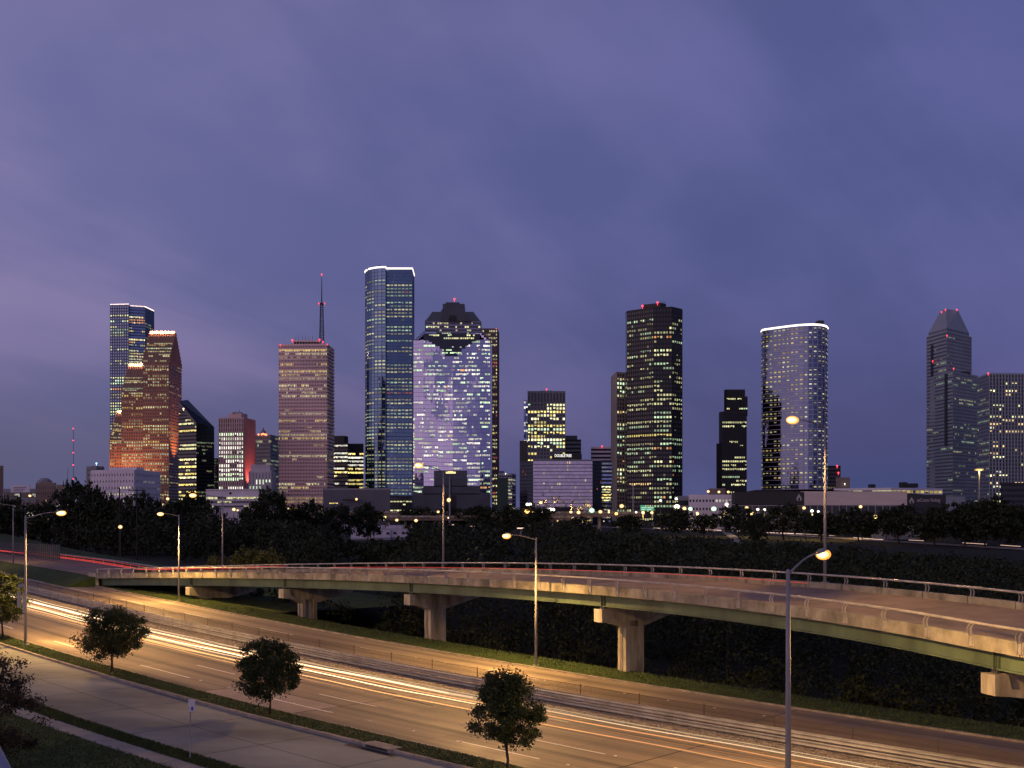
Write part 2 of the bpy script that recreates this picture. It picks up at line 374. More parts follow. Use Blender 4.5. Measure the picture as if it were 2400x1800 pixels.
def strip(s0, s1, t0, t1, h, step=4.0):
    mb = MB(); n = max(1, int((s1 - s0) / step)); i0 = 0
    for k in range(n + 1):
        s = s0 + (s1 - s0) * k / n
        mb.v.append(tuple(ST(s, t0, h))); mb.v.append(tuple(ST(s, t1, h)))
        if k: mb.f.append((2*k - 2, 2*k, 2*k + 1, 2*k - 1))
    return mb
def road_strip(s0, s1, t0, t1, h, mat, label):
    mb = strip(s0, s1, t0, t1, h); me = mb.mesh('road', mat); n = len(mb.v) // 2; uv = me.uv_layers.new(name='st')
    co = [(s0 + (s1 - s0) * (i // 2) / (n - 1), (t0, t1)[i % 2]) for i in range(len(mb.v))]
    for lp in me.loops: uv.data[lp.index].uv = co[lp.vertex_index]
    return tag(link('road', me), label, kind='structure')
def slab(s0, s1, t0, t1, h0, h1, step=3.0):
    mb = MB(); n = max(1, int((s1 - s0) / step))
    for k in range(n + 1):
        s = s0 + (s1 - s0) * k / n
        for (t, h) in ((t0, h0), (t0, h1), (t1, h1), (t1, h0)): mb.v.append(tuple(ST(s, t, h)))
        if k:
            a = 4 * (k - 1); b = 4 * k
            for q in range(4):
                r = (q + 1) % 4; mb.f.append((a + q, b + q, b + r, a + r))
    mb.f.append((0, 1, 2, 3)); e = 4 * n; mb.f.append((e + 3, e + 2, e + 1, e))
    return mb
S0, S1 = -380, 110
near_road = road_strip(S0, S1, 35.0, 47.6, .012, M_road2, 'wide tan concrete carriageway nearest the camera, streaked with headlight glow')
far_road = road_strip(S0, S1, 51.2, 60.75, .012, M_road2, 'tan concrete carriageway beyond the guardrail, below the green bridge')
street = tag(strip(-200, S1, 25.5, 32.95, .008).build('road', M_street), 'grey concrete side street between sidewalk and kerbed tree strip', kind='structure')
tag(strip(S0, S1, 47.6, 51.2, .006).build('gravel', M_gravel), 'loose grey gravel of the median beside the guardrail', kind='stuff')
tag(slab(-200, S1, 33.15, 34.98, -.1, .12).build('verge', M_grass), 'narrow grass strip carrying the three small trees', kind='structure')
tag(slab(S0, S1, 60.95, 65.6, -.1, .11).build('verge', M_grass), 'grass verge beyond the far carriageway at the foot of the bridge piers', kind='structure')
tag(slab(-200, S1, 24.45, 25.42, -.1, .10).build('verge', M_grass), 'thin grass strip between sidewalk and side street', kind='structure')
tag(slab(-200, S1, -30, 23.35, -.1, .08).build('lawn', M_grass), 'dark green lawn in the bottom left corner', kind='structure')
tag(strip(S0, -95, 65.4, 90, .1).build('embankment', M_grass), 'grass slope between the highway and the ramp approach', kind='structure')
# kerbs laid in lengths, the sidewalk in slabs
def kerb(label, t0, t1, a, b, ln, h):
    root = empty('kerb', ST(a, t0)); tag(root, label, kind='structure')
    s = a; mw = Matrix.Translation(-Vector(root.location))
    while s < b:
        e = min(s + ln, b); mb = slab(s + .012, e - .012, t0, t1, -.08, h + rnd.uniform(-.008, .012), 1.6)
        mb.v = [tuple(mw @ Vector(q)) for q in mb.v]
        mb.build('kerb_stone', M_kerb, root); s = e
    return root
kerb('weathered concrete kerb between the side street and the tree strip', 32.95, 33.15, -110, -20, 3.0, .15)
kerb('concrete kerb along the far carriageway under the bridge', 60.75, 60.95, -190, 0, 6.0, .14)
kerb('low kerb edge between the near carriageway and the tree strip', 34.98, 35.1, -110, -15, 6.0, .13)
walk = empty('sidewalk', ST(-60, 23.9)); tag(walk, 'pale concrete sidewalk crossing the bottom left corner', kind='structure')
s = -110; wm = Matrix.Translation(-Vector(walk.location))
while s < -28:
    mb = slab(s + .01, s + 1.79, 23.37, 24.43, -.08, .10 + rnd.uniform(-.006, .006)); mb.v = [tuple(wm @ Vector(q)) for q in mb.v]
    mb.build('paving_slab', M_walk, walk); s += 1.8
# painted lane dashes and tar seams
def dash(road, s0, s1, t, w=.13, name='lane_dash', mat=M_paint): strip(s0, s1, t - w / 2, t + w / 2, .017, 2.0).build(name, mat, road)
for (a, b) in ((-85.4, -79.5), (-70.2, -63.4), (-55.3, -48.2), (-38.5, -33.1), (-24, -18), (-101, -95)): dash(near_road, a, b, 37.3)
for (a, b) in ((-53.5, -48.2), (-36.6, -31.6), (-20, -15), (-68, -63), (-84, -78)): dash(near_road, a, b, 40.6)
for (a, b) in ((-170, -164), (-149, -142.7), (-133.1, -127), (-116.8, -110.7), (-100.2, -94.6), (-84.9, -79), (-69.1, -63.3), (-54, -49)): dash(far_road, a, b, 56.9)
for (a, b) in ((-103, -96.7), (-86.1, -81.5), (-70.1, -64.6), (-56.7, -50.7), (-39.5, -33), (-22, -16)): dash(far_road, a, b, 53.6)
strip(-120, 0, 38.95, 39.03, .016).build('tar_seam', M_tar, near_road)
strip(-120, 0, 43.9, 43.96, .016).build('tar_seam', M_tar, near_road)
strip(-160, 0, 55.25, 55.31, .016).build('tar_seam', M_tar, far_road)
strip(-58.5, -49.5, 35.05, 38.9, .0145).build('concrete_patch', M_patch, near_road)
for s in (-58.6, -49.5, -29.5, -79): strip(s, s + .10, 35.1, 47.4, .0165).build('tar_seam', M_tar, near_road)
for s in (-47, -31, -90): strip(s, s + .08, 51.4, 60.6, .0165).build('tar_seam', M_tar, far_road)
for s in rng(-105, -22, 6.1): strip(s, s + .06, 25.6, 32.9, .0125).build('tar_seam', M_tar, street)
strip(-105, -22, 29.2, 29.25, .0115).build('tar_seam', M_tar, street)
bt = MB()
for (t, a, b) in ((37.3, -62, -12), (40.6, -48, -12), (56.9, -62, -30)):
    s = a
    while s < b:
        p = ST(s, t, .012); bt.box(p.x - .08, p.x + .08, p.y - .06, p.y + .06, p.z, p.z + .035); s += 3.4
bt.build('reflector_button', M_paint, near_road, kind='stuff')
# storm drain
dr = empty('storm_drain', ST(-40, 32.9)); tag(dr, 'concrete storm drain hood with a dark mouth in the side street kerb', 'storm drain')
def loc(o, mb):
    q = Vector(o.location); mb.v = [tuple(Vector(v) - q) for v in mb.v]; return mb
loc(dr, slab(-40.6, -38.6, 32.78, 33.6, .14, .19)).build('hood', M_kerb, dr)
loc(dr, slab(-40.5, -38.7, 32.94, 32.98, .0, .14)).build('mouth', M_tar, dr)
for a_ in (-40.6, -38.8): loc(dr, slab(a_, a_ + .2, 32.80, 33.0, .0, .138)).build('cheek', M_kerb, dr)
loc(dr, strip(-41.4, -38.0, 32.25, 32.69, .0135)).build('apron', M_tar, dr)

# ------------------------------------------------------------------ guardrail and chain-link fence in the median
gr = empty('guardrail', ST(-60, 50.4)); tag(gr, 'double steel guardrail on short posts running along the gravel median', 'guardrail')
def wbeam(t, side, dh=0):
    mb = MB(); prof = [(0, .42 + dh), (.08, .48 + dh), (0, .56 + dh), (0, .60 + dh), (.08, .69 + dh), (0, .75 + dh), (-.012, .75 + dh), (-.012, .42 + dh)]
    ss = rng(-175, 6, 3.8); n = len(prof)
    for s in ss:
        for (o, h) in prof: mb.v.append(tuple(ST(s, t + side * o, h) - Vector(gr.location)))
    for k in range(len(ss) - 1):
        for q in range(n):
            r = (q + 1) % n; a = k * n; b = a + n; mb.f.append((a + q, b + q, b + r, a + r))
    return mb
wbeam(50.18, -1).build('rail', M_galv, gr); wbeam(50.10, -1, -.36).build('rub_rail', M_galv, gr); wbeam(50.62, 1).build('rail', M_galv, gr)
for s in rng(-172, 2, 3.8):
    mb = MB(); p = ST(s, 50.4) - Vector(gr.location)
    for (o, w, z0, z1) in ((0, .08, -.1, .74),): mb.obox(p + Vector((-.05, -.05, z0)), (.1, 0, 0), (0, .1, 0), (0, 0, z1 - z0))
    mb.obox(p + Vector((NN.x * -.2, NN.y * -.2, .48)), (NN.x * .4, NN.y * .4, 0), (U.x * .12, U.y * .12, 0), (0, 0, .2))
    mb.build('post', M_galv, gr)
fe = empty('chain_link_fence', ST(-60, 51.5)); tag(fe, 'low chain link fence on thin posts just behind the guardrail', 'fence')
FP = 4.4
wire = MB()
H_F = 1.15
def wline(a, b, w):
    (x0, z0), (x1, z1) = a, b; dx, dz = x1 - x0, z1 - z0; l = math.hypot(dx, dz); nx, nz = -dz / l * w / 2, dx / l * w / 2
    wire.quad((x0 - nx, 0, z0 - nz), (x1 - nx, 0, z1 - nz), (x1 + nx, 0, z1 + nz), (x0 + nx, 0, z0 + nz))
k = -H_F
while k < FP:
    a = max(0, k); b = min(FP, k + H_F)
    if b - a > .02:
        wline((a, a - k), (b, b - k), .011); wline((a, H_F - (a - k)), (b, H_F - (b - k)), .011)
    k += .075
wire_me = wire.mesh('wire_panel', M_wire)
fpost = MB(); fpost.tube([(0, 0, -.1), (0, 0, 1.22)], .03, 6); fpost.ball((0, 0, 1.23), .04, n=6, m=4); fpost_me = fpost.mesh('post', M_wire)
frail = MB(); frail.tube([(0, 0, 1.16), (FP, 0, 1.16)], .018, 5); frail_me = frail.mesh('top_rail', M_wire)
s = -160
while s < 0:
    a = ST(s, 51.5); b = ST(s + FP, 51.5); o = link('post', fpost_me, fe); o.location = a - Vector(fe.location)
    dd = (b - a); ang = math.atan2(dd.y, dd.x); sl = -math.atan2(dd.z, math.hypot(dd.x, dd.y))
    for nm, me in (('wire_panel', wire_me), ('top_rail', frail_me)):
        o = link(nm, me, fe); o.location = a - Vector(fe.location); o.rotation_euler = (0, sl, ang)
    s += FP

# ------------------------------------------------------------------ elevated ramp
near_pts = [(253, 136, 1332), (470, 122, 1331), (700, 110, 1328.5), (960, 96, 1333), (1402, 79, 1355), (1800, 63, 1391), (2089, 56, 1425), (2317, 48.5, 1463)]
ys = np.array([p[1] for p in near_pts], float); xs = np.array([X(p[0], p[1]) for p in near_pts]); zs = np.array([Zy(p[2], p[1]) for p in near_pts])
cx = np.polyfit(ys, xs, 3); cz = np.polyfit(ys, zs, 3)
yy = np.linspace(138, 26, 400); xx = np.polyval(cx, yy); zz = np.polyval(cz, yy)
sl0 = (np.polyval(cx, 48.5) - np.polyval(cx, 53.0)) / -4.5
xx = np.where(yy < 48.5, np.polyval(cx, 48.5) + (yy - 48.5) * sl0, xx)
zz = np.where(yy < 48.5, np.polyval(cz, 48.5), zz)
ds = np.concatenate([[0], np.cumsum(np.hypot(np.diff(xx), np.diff(yy)))])
RL = float(ds[-1])
FARY = [(-200, 1318), (262, 1328), (600, 1325), (870, 1317.5), (1200, 1316), (1510, 1325), (1800, 1337), (2000, 1350), (2400, 1384), (2800, 1430)]
WID = 10.0
def rp(q):      # near edge of the ramp at station q: point, direction along, direction to the far side
    x = np.interp(q, ds, xx); y = np.interp(q, ds, yy); z = np.interp(q, ds, zz)
    e = 1.5; x2 = np.interp(q + e, ds, xx); y2 = np.interp(q + e, ds, yy); x1 = np.interp(q - e, ds, xx); y1 = np.interp(q - e, ds, yy)
    d = Vector((x2 - x1, y2 - y1)).normalized(); w = Vector((-d.y, d.x))
    if w.y < 0: w = -w
    return Vector((x, y, z)), d, w
sq = np.linspace(0, RL, 60); fz = []
for q in sq:
    p, d, w = rp(q); f = Vector((p.x, p.y)) + w * WID; px = 1200 + 2400 * f.x / max(f.y, 5)
    if px > 2600: fz.append(np.nan); continue
    fz.append(Zy(np.interp(px, [a for a, b in FARY], [b for a, b in FARY]), f.y))
fz = np.array(fz); ok = ~np.isnan(fz); dzc = np.polyfit(sq[ok], fz[ok] - np.interp(sq[ok], ds, zz), 3)
def dz_far(q): return float(np.clip(np.polyval(dzc, min(q, sq[ok][-1])), -.6, 1.3))
def RP(q, v, h=0.0):   # v metres from near edge, h above the near/far rail line
    p, d, w = rp(q); return Vector((p.x + w.x * v, p.y + w.y * v, p.z + dz_far(q) * v / WID + h))
bridge = empty('overpass_bridge', RP(60, 5, -8)); tag(bridge, 'curving elevated ramp with green steel girders on concrete piers', 'bridge')
def rslab(q0, q1, v0, v1, h0, h1, step=2.0):
    mb = MB(); n = max(1, int((q1 - q0) / step)); o = Vector(bridge.location)
    for k in range(n + 1):
        q = q0 + (q1 - q0) * k / n
        for (v, h) in ((v0, h0), (v0, h1), (v1, h1), (v1, h0)): mb.v.append(tuple(RP(q, v, h) - o))
        if k:
            a = 4 * (k - 1); b = 4 * k
            for i in range(4):
                r = (i + 1) % 4; mb.f.append((a + i, b + i, b + r, a + r))
    mb.f.append((0, 1, 2, 3)); e = 4 * n; mb.f.append((e + 3, e + 2, e + 1, e)); return mb
rslab(-0.0, RL, .30, WID - .30, -1.25, -1.02).build('deck', M_deck, bridge)
def q_at(px, v=0.0):
    best = min(np.linspace(0, RL, 1200), key=lambda q: abs(1200 + 2400 * RP(q, v).x / RP(q, v).y - px)); return float(best)
piers = [q_at(436), q_at(655), q_at(950), q_at(1396), q_at(2306)]
joints = [0.3] + piers + [RL]
for i in range(len(joints) - 1):
    a, b = joints[i] + .06, joints[i + 1] - .06
    for v in (.75, 3.4, 6.1, 8.9):
        g_ = rslab(a, b, v, v + .06, -2.18, -1.26).build('girder', M_girder, bridge)
        if v in (.75, 8.9):
            rslab(a, b, v - .14, v + .2, -2.26, -2.181).build('bottom_flange', M_girder, g_)
            rslab(a, b, v - .14, v + .2, -1.3, -1.255).build('top_flange', M_girder, g_)
            st = MB(); o = Vector(bridge.location)
            for q in rng(a + .15, b - .15, (b - a - .3) / 8):
                p = RP(q, v - .13, -2.18) - o; _, d, w = rp(q); st.obox(p, (d.x * .03, d.y * .03, 0), (w.x * .13, w.y * .13, 0), (0, 0, .88))
            if v == .75:
                for q in (a + .1, b - .1):
                    sm = MB(); p = RP(q, v - .14, -2.18) - o; _, d, w = rp(q); sm.obox(p, (d.x * .05, d.y * .05, 0), (w.x * .14, w.y * .14, 0), (0, 0, .88)); sm.build('stiffener', M_girder, g_)
SP = 3.05
def railing(v_par0, v_par1, v_rail, out, label):
    """parapet blocks, bolted twin-fin posts and an oval rail; out=-1 on the near edge"""
    o = Vector(bridge.location)
    n = int(RL / SP)
    rl = MB(); rl.tube([RP(q, v_rail, -.06) - o for q in rng(.2, RL, 1.5)], .075, 8)
    ro = rl.build('rail', M_alu, bridge, smooth=True)
    if label: ro['label'] = label
    for k in range(n):
        q = .5 + k * SP
        rslab(q - .02 + .03, q + SP - .05, v_par0, v_par1, -1.30, -.62 + rnd.uniform(-.01, .01), 1.6).build('parapet_block', M_parapet, bridge)
        p, d, w = rp(q); fin = MB()
        vb = v_par0 if out < 0 else v_par1
        for sgn in (-.11, .11):
            pts = []
            for (dv, h) in ((-.05, -1.18), (-.05, -.66), (-.13, -.52), (-.15, -.34), (-.05, -.16), (.05, -.10)):
                pts.append((dv, h))
            inner = [(dv + .10, h + (.0 if i < 5 else -.04)) for i, (dv, h) in enumerate(pts)]
            poly = pts + list(reversed(inner))
            base = [RP(q, vb + out * -1 * (dv - .03) if out < 0 else vb - (dv - .03), h) - o + Vector((d.x * sgn, d.y * sgn, 0)) for dv, h in poly]
            fin.extrude(base, (d.x * .025, d.y * .025, 0))
        b0 = RP(q, vb + (.0 if out < 0 else .0), -1.2) - o - Vector((d.x * .16, d.y * .16, 0))
        fin.obox(b0, (d.x * .34, d.y * .34, 0), (w.x * .03 * out, w.y * .03 * out, 0), (0, 0, .5))
        for hh in (.1, .36): fin.obox(b0 + Vector((d.x * .15 + w.x * .03 * out, d.y * .15 + w.y * .03 * out, hh)), (d.x * .05, d.y * .05, 0), (w.x * .03 * out, w.y * .03 * out, 0), (0, 0, .05))
        fin.build('rail_post', M_alu, bridge)
railing(0, .28, .12, -1, 'rounded metal rail on the near edge of the ramp')
railing(WID - .28, WID, WID - .12, 1, 'rounded metal rail on the far edge of the ramp')
# piers: hammerhead cap, column with a sunk panel, each in its own part
def pier(q, k=0.0):
    p, d, w = rp(q); o = Vector(bridge.location); d3 = Vector((d.x, d.y, 0)); w3 = Vector((w.x, w.y, 0)); zt = RP(q, 5).z - 2.3
    root = empty('pier'); root.parent = bridge
    c0 = Vector((p.x, p.y, 0)) - o
    slope = dz_far(q) / WID
    def P(v, u, z): return c0 + w3 * v + d3 * u + Vector((0, 0, z))
    zn = RP(q, 0).z - 2.30 - .12
    zf = RP(q, WID).z - 2.30 - .12
    def top(v): return zn + (zf - zn) * v / WID
    mb = MB()
    poly = [(.2, top(.2)), (9.8, top(9.8)), (9.8, top(9.8) - 1.0), (8.9, top(9.8) - 1.05), (4.8 + k, top(5) - 1.75), (2.6 + k, top(5) - 1.75), (1.1, top(.2) - 1.08), (.2, top(.2) - 1.0)]
    mb.extrude([P(v, -.30, z) for v, z in poly], d3 * .60)
    for sd in (-.46, .30):     # raised frame round the sunk panel on both faces
        bot = [(.2, top(.2) - 1.0), (1.1, top(.2) - 1.08), (2.6 + k, top(5) - 1.75), (2.6 + k, top(5) - 1.35), (1.2, top(.2) - .72), (1.0, top(.2) - .02), (.2, top(.2) - .001)]
        mb.extrude([P(v, sd, z) for v, z in bot], d3 * .16)
        bo2 = [(10 - v if v < 2 else 4.8 + k, z + (top(9.8) - top(.2)) * (1 if v < 2 else 0)) for v, z in bot]
        mb.extrude([P(v, sd, z) for v, z in reversed(bo2)], d3 * .16)
    mb.build('pier_cap', M_conc, root)
    cc = Vector((p.x, p.y)) + w * (3.7 + k); zb = terrain(cc.x, cc.y) - .6
    ztc = top(5) - 1.36
    mb = MB()
    mb.obox(P(2.9 + k, -.30, zb), w3 * 1.6, d3 * .60, (0, 0, ztc - zb))
    for sd in (-.46, .30):
        mb.obox(P(2.72 + k, sd, zb), w3 * .45, d3 * .16, (0, 0, ztc - zb)); mb.obox(P(4.23 + k, sd, zb), w3 * .45, d3 * .16, (0, 0, ztc - zb))
    mb.obox(P(2.72 + k, -.30, zb), w3 * .178, d3 * .6, (0, 0, ztc - zb)); mb.obox(P(4.502 + k, -.30, zb), w3 * .178, d3 * .6, (0, 0, ztc - zb))
    mb.build('column', M_conc, root)
    mb = MB(); mb.tube([P(2.58 + k, .0, ztc - .1), P(2.58 + k, .0, zb)], .06, 6); mb.build('drain_pipe', M_galv, root)
    mb = MB()
    for v in (.78, 3.43, 6.13, 8.93): mb.obox(P(v - .2, -.2, top(v) + .001), w3 * .4, d3 * .4, (0, 0, .118))
    mb.build('bearing', M_dkmetal, root)
for q in piers: pier(q, 1.5 if q == piers[-1] else 0.0)
# abutment and the approach on its embankment
app_n = [RP(.0, .1), Vector((-70, 153, 0)), Vector((-90, 177, 0)), Vector((-128, 215, 0)), Vector((-180, 262, 0)), Vector((-260, 330, 0))]
app_z = [RP(0, 0).z - 1.03, -8.65, -8.6, -8.3, -8.0, -7.6]
app_w = [WID - .2, 10.5, 11, 11, 11, 11]
ap = MB(); em = MB(); apl = []
for i in range(len(app_n)):
    a = app_n[i]; d = (app_n[min(i + 1, len(app_n) - 1)] - app_n[max(i - 1, 0)]); d.z = 0; d.normalize(); w = Vector((d.y, -d.x, 0))
    if w.y < 0: w = -w
    b = a + w * app_w[i]; apl.append((a, b, app_z[i]))
    ap.v += [(a.x, a.y, app_z[i]), (b.x, b.y, app_z[i] + (dz_far(0) if i == 0 else 0))]
    o1 = a - w * 5; o2 = b + w * 5
    em.v += [(o1.x, o1.y, terrain(o1.x, o1.y) - .3), (a.x - w.x * .4, a.y - w.y * .4, app_z[i] - .06), (b.x + w.x * .4, b.y + w.y * .4, app_z[i] - .06), (o2.x, o2.y, terrain(o2.x, o2.y) - .6)]
    if i:
        ap.f.append((2*i - 2, 2*i, 2*i + 1, 2*i - 1))
        for q in range(3): em.f.append((4*i - 4 + q, 4*i + q, 4*i + q + 1, 4*i - 3 + q))
em.f.append((0, 1, 2, 3))
tag(ap.build('road', M_deck), 'grey ramp approach road at the left edge, crossed by red tail light streaks', kind='structure')
tag(em.build('embankment', M_grass), 'grassy bank carrying the ramp approach at left', kind='structure')
ab = MB(); p, d, w = rp(0.1); o = Vector(bridge.location)
d3 = Vector((d.x, d.y, 0)); w3 = Vector((w.x, w.y, 0)); a0 = Vector((p.x, p.y, p.z - 5.5)) - o
ab.obox(a0 - d3 * 1.0, w3 * WID, d3 * 1.5, (0, 0, 3.2)); ab.obox(a0 - d3 * 2.2 + Vector((0, 0, 1.5)), w3 * .4, d3 * 2.2, (0, 0, 3.4)); ab.obox(a0 - d3 * 2.2 + w3 * (WID - .4) + Vector((0, 0, 1.5)), w3 * .4, d3 * 2.2, (0, 0, 3.4))
ab.build('abutment', M_conc, bridge)
# guardrail of the approach, far side
ag = empty('guardrail', apl[1][1]); tag(ag, 'pale guardrail along the ramp approach at far left before the bridge', 'guardrail')
pts = []
for i in range(0, 4):
    a, b, z = apl[i]; pts.append(Vector((b.x, b.y, z)))
for i in range(3):
    for k in range(6):
        p = pts[i].lerp(pts[i + 1], k / 6) - Vector(ag.location); mb = MB(); mb.obox(p + Vector((-.06, -.06, -.2)), (.12, 0, 0), (0, .12, 0), (0, 0, .95)); mb.build('post', M_galv, ag)
rb = MB(); rb.tube([p + Vector((0, 0, .72)) - Vector(ag.location) for p in pts], .11, 6); rb.build('rail', M_galv, ag)

# ------------------------------------------------------------------ street lamps
def lamp_light(name, loc_, power, col=(1.0, .53, .15), size=.15):
    l = bpy.data.lights.new(name, 'POINT'); l.energy = power; l.color = col; l.shadow_soft_size = size
    o = bpy.data.objects.new(name, l); COL.objects.link(o); o.location = loc_; return o
def street_lamp(base, H, arm, adir, label, power, rise=.55, glow=1.0, r0=.115, tilt=.30):
    adir = Vector((adir[0], adir[1], 0)).normalized()
    root = empty('street_lamp', base); tag(root, label, 'street lamp', 'cobra head street lamps along the highway and ramp')
    mb = MB(); mb.tube([(0, 0, -.05), (0, 0, H * .5), (0, 0, H)], [r0, r0 * .82, r0 * .62], 10); mb.ball((0, 0, H), r0 * .7, n=8, m=4); mb.build('pole', M_pole, root, smooth=True)
    mb = MB(); mb.box(-.22, .22, -.22, .22, -.05, .06); mb.build('base_plate', M_pole, root)
    mb = MB(); n = 9; pts = []
    for k in range(n + 1):
        t = k / n; pts.append(adir * (arm * t) + Vector((0, 0, H - .12 + rise * math.sin(t * math.pi * .5) )))
    mb.tube(pts, [.05 - .018 * k / n for k in range(n + 1)], 7); mb.build('arm', M_pole, root, smooth=True)
    ang = math.atan2(adir.y, adir.x); rm = Matrix.Rotation(ang, 3, 'Z'); hc = pts[-1] + adir * .30
    mb = MB(); mb.ball(hc + Vector((0, 0, .06)), .42, .19, .13, 12, 8, rm); mb.tube([pts[-1] - adir * .1, pts[-1] + adir * .15], .05, 6); mb.build('lamp_head', M_pole, root, smooth=True)
    mb = MB(); mb.ball(hc + adir * .06 + Vector((0, 0, -.07)), .42 * glow, .28 * glow, .23 * glow, 12, 8, rm); mb.build('lamp_globe', M_sodium, root, smooth=True)
    if power:
        ld = bpy.data.lights.new('lamp_bulb', 'SPOT'); ld.energy = power; ld.color = (1.0, .53, .15); ld.shadow_soft_size = .15; ld.spot_size = R(168); ld.spot_blend = .6
        l = bpy.data.objects.new('lamp_bulb', ld); COL.objects.link(l); l.parent = root; l.location = hc + adir * .06 + Vector((0, 0, -.30))
        l.rotation_euler = (adir * tilt + Vector((0, 0, -1))).to_track_quat('-Z', 'Y').to_euler()
    return root
nrm = (NN.x, NN.y)
street_lamp(ST(-83.6, 34.3, .12), 10.2, 2.5, nrm, 'street lamp with road sign at far left, arm reaching right over the highway', 25000, .5)
street_lamp(ST(-18.9, 34.3, .12), 10.2, 2.75, nrm, 'tall near street lamp whose pole crosses the bridge at right', 22000, .75, 1.0, .13)
street_lamp(ST(-110.8, 61.6, .1), 10.2, 2.0, (-nrm[0], -nrm[1]), 'street lamp on the far verge by the start of the bridge, arm to left', 34000, .35)
street_lamp(ST(-53.1, 61.55, .1), 10.1, 3.1, (-nrm[0], -nrm[1]), 'street lamp on the far verge in front of the bridge middle', 28000, .45)
def ramp_lamp(px, ytop, hx, hy, label, power):
    q = q_at(px, WID - .05); b = RP(q, WID + .05, -.64); H = Zy(ytop, b.y) - b.z
    _, d, w = rp(q); street_lamp(b, H, abs(hx - px) / 2400 * b.y / abs(w.x) - .3, (-w.x, -w.y), label, power, max(.2, Zy(hy, b.y) - Zy(ytop, b.y) - .1), 1.25, .125)
ramp_lamp(520, 1163, 470, 1157, 'street lamp on the ramp behind yellowish treetops, left of centre', 15000)
ramp_lamp(1037, 1103, 985, 1087, 'street lamp on the ramp before the mirrored tower with stepped crown', 26000)
ramp_lamp(1932, 999, 1842, 980, 'street lamp on the ramp before the white rimmed oval tower', 30000)
b0 = apl[2][1] + Vector((1, 1, 0)); b0.z = -8.8
street_lamp(Vector((X(31, 164), 164, Zy(1330, 164))), 10.0, 4.0, (-.9, .1), 'dim street lamp at the far left edge beside the ramp approach', 4000, .4)
street_lamp(ST(6, 61.6, .1), 10.1, 3.1, (-nrm[0], -nrm[1]), 'street lamp past the right edge of the view', 9000, .45)
# signs fixed to the first lamp post
rs = empty('road_sign', ST(-83.75, 34.1, 0)); tag(rs, 'grey backs of small road signs strapped to the far left lamp post', 'road sign')
mb = MB(); mb.box(-.30, -.02, -.22, -.19, 3.1, 4.4); mb.build('panel', M_galv, rs)
mb = MB(); mb.box(.12, .42, -.22, -.19, 2.7, 4.3); mb.build('panel', M_alu, rs)
mb = MB(); mb.box(-.32, .44, -.20, -.10, 3.3, 3.36); mb.box(-.32, .44, -.20, -.10, 4.05, 4.11); mb.build('strap', M_dkmetal, rs)
# parking sign in the thin grass strip
sp = empty('parking_sign', ST(-43.5, 25.0, .08)); tag(sp, 'small white sign with blue mark on a thin post by the side street', 'sign')
mb = MB(); mb.tube([(0, 0, -.1), (0, 0, 2.75)], .028, 6); mb.build('post', M_galv, sp)
M_signw = surf('sign_white', (.72, .73, .74), .5, .1, 2); M_signb = surf('sign_blue', (.05, .10, .36), .5, .1, 2)
def sign_panel(ang, mx):
    q = Matrix.Rotation(ang, 3, 'Z'); mb = MB(); ex = q @ Vector((.24, 0, 0)); ey = q @ Vector((0, .012, 0)); mb.obox(q @ Vector((mx, -.045, 2.18)), ex, ey, (0, 0, .56)); pn = mb.build('sign_panel', M_signw, sp)
    mb = MB(); mb.obox(q @ Vector((mx + .06, -.0485, 2.24)), ex * .42, ey * .2, (0, 0, .17)); mb.build('symbol', M_signb, pn)
sign_panel(R(18), -.02); sign_panel(R(-62), -.20)
# metal handrail of the viewpoint, a corner of it
M_rail = surf('painted_rail', (.30, .33, .42), .4, .1, 3)
hr = empty('handrail', (-2.2, 4, -2)); tag(hr, 'bluish metal handrail cutting the bottom left corner', 'handrail')
hv = Vector(hr.location)
A_ = Vector((-6.10, 10.26, -.62)); B_ = Vector((-1.64, 3.4, -1.035))
mb = MB(); mb.tube([A_.lerp(B_, k / 8) - hv for k in range(9)], .055, 12); mb.build('rail', M_rail, hr, smooth=True)
mb = MB(); mb.tube([B_ - hv, Vector((6, 3.4, -1.035)) - hv], .055, 12); mb.build('rail', M_rail, hr, smooth=True)
for q in [A_.lerp(B_, k / 5) for k in range(6)] + [Vector((x_, 3.4, -1.035)) for x_ in (1, 3.5, 6)]:
    mb = MB(); mb.tube([q - hv, Vector((q.x, q.y, -2.2)) - hv], .028, 8); mb.build('post', M_rail, hr)
mb = MB(); mb.prism([(p[0] - hv.x, p[1] - hv.y) for p in ((-6.0, 10.4), (-7.4, 9.5), (-2.9, 2.6), (-6, 2.6), (-6, -6), (6.2, -6), (6.2, 3.6), (-1.5, 3.6))], -2.45 - hv.z, -2.05 - hv.z); mb.build('walkway_slab', M_conc, hr)
for (x_, y_) in ((-5, -4), (5, -4), (5, 2.6), (-2.5, 2.4), (-6.6, 9.6)):
    mb = MB(); mb.box(x_ - .35 - hv.x, x_ + .35 - hv.x, y_ - .35 - hv.y, y_ + .35 - hv.y, plane(x_, y_) - .3 - hv.z, -2.45 - hv.z); mb.build('column', M_conc, hr)

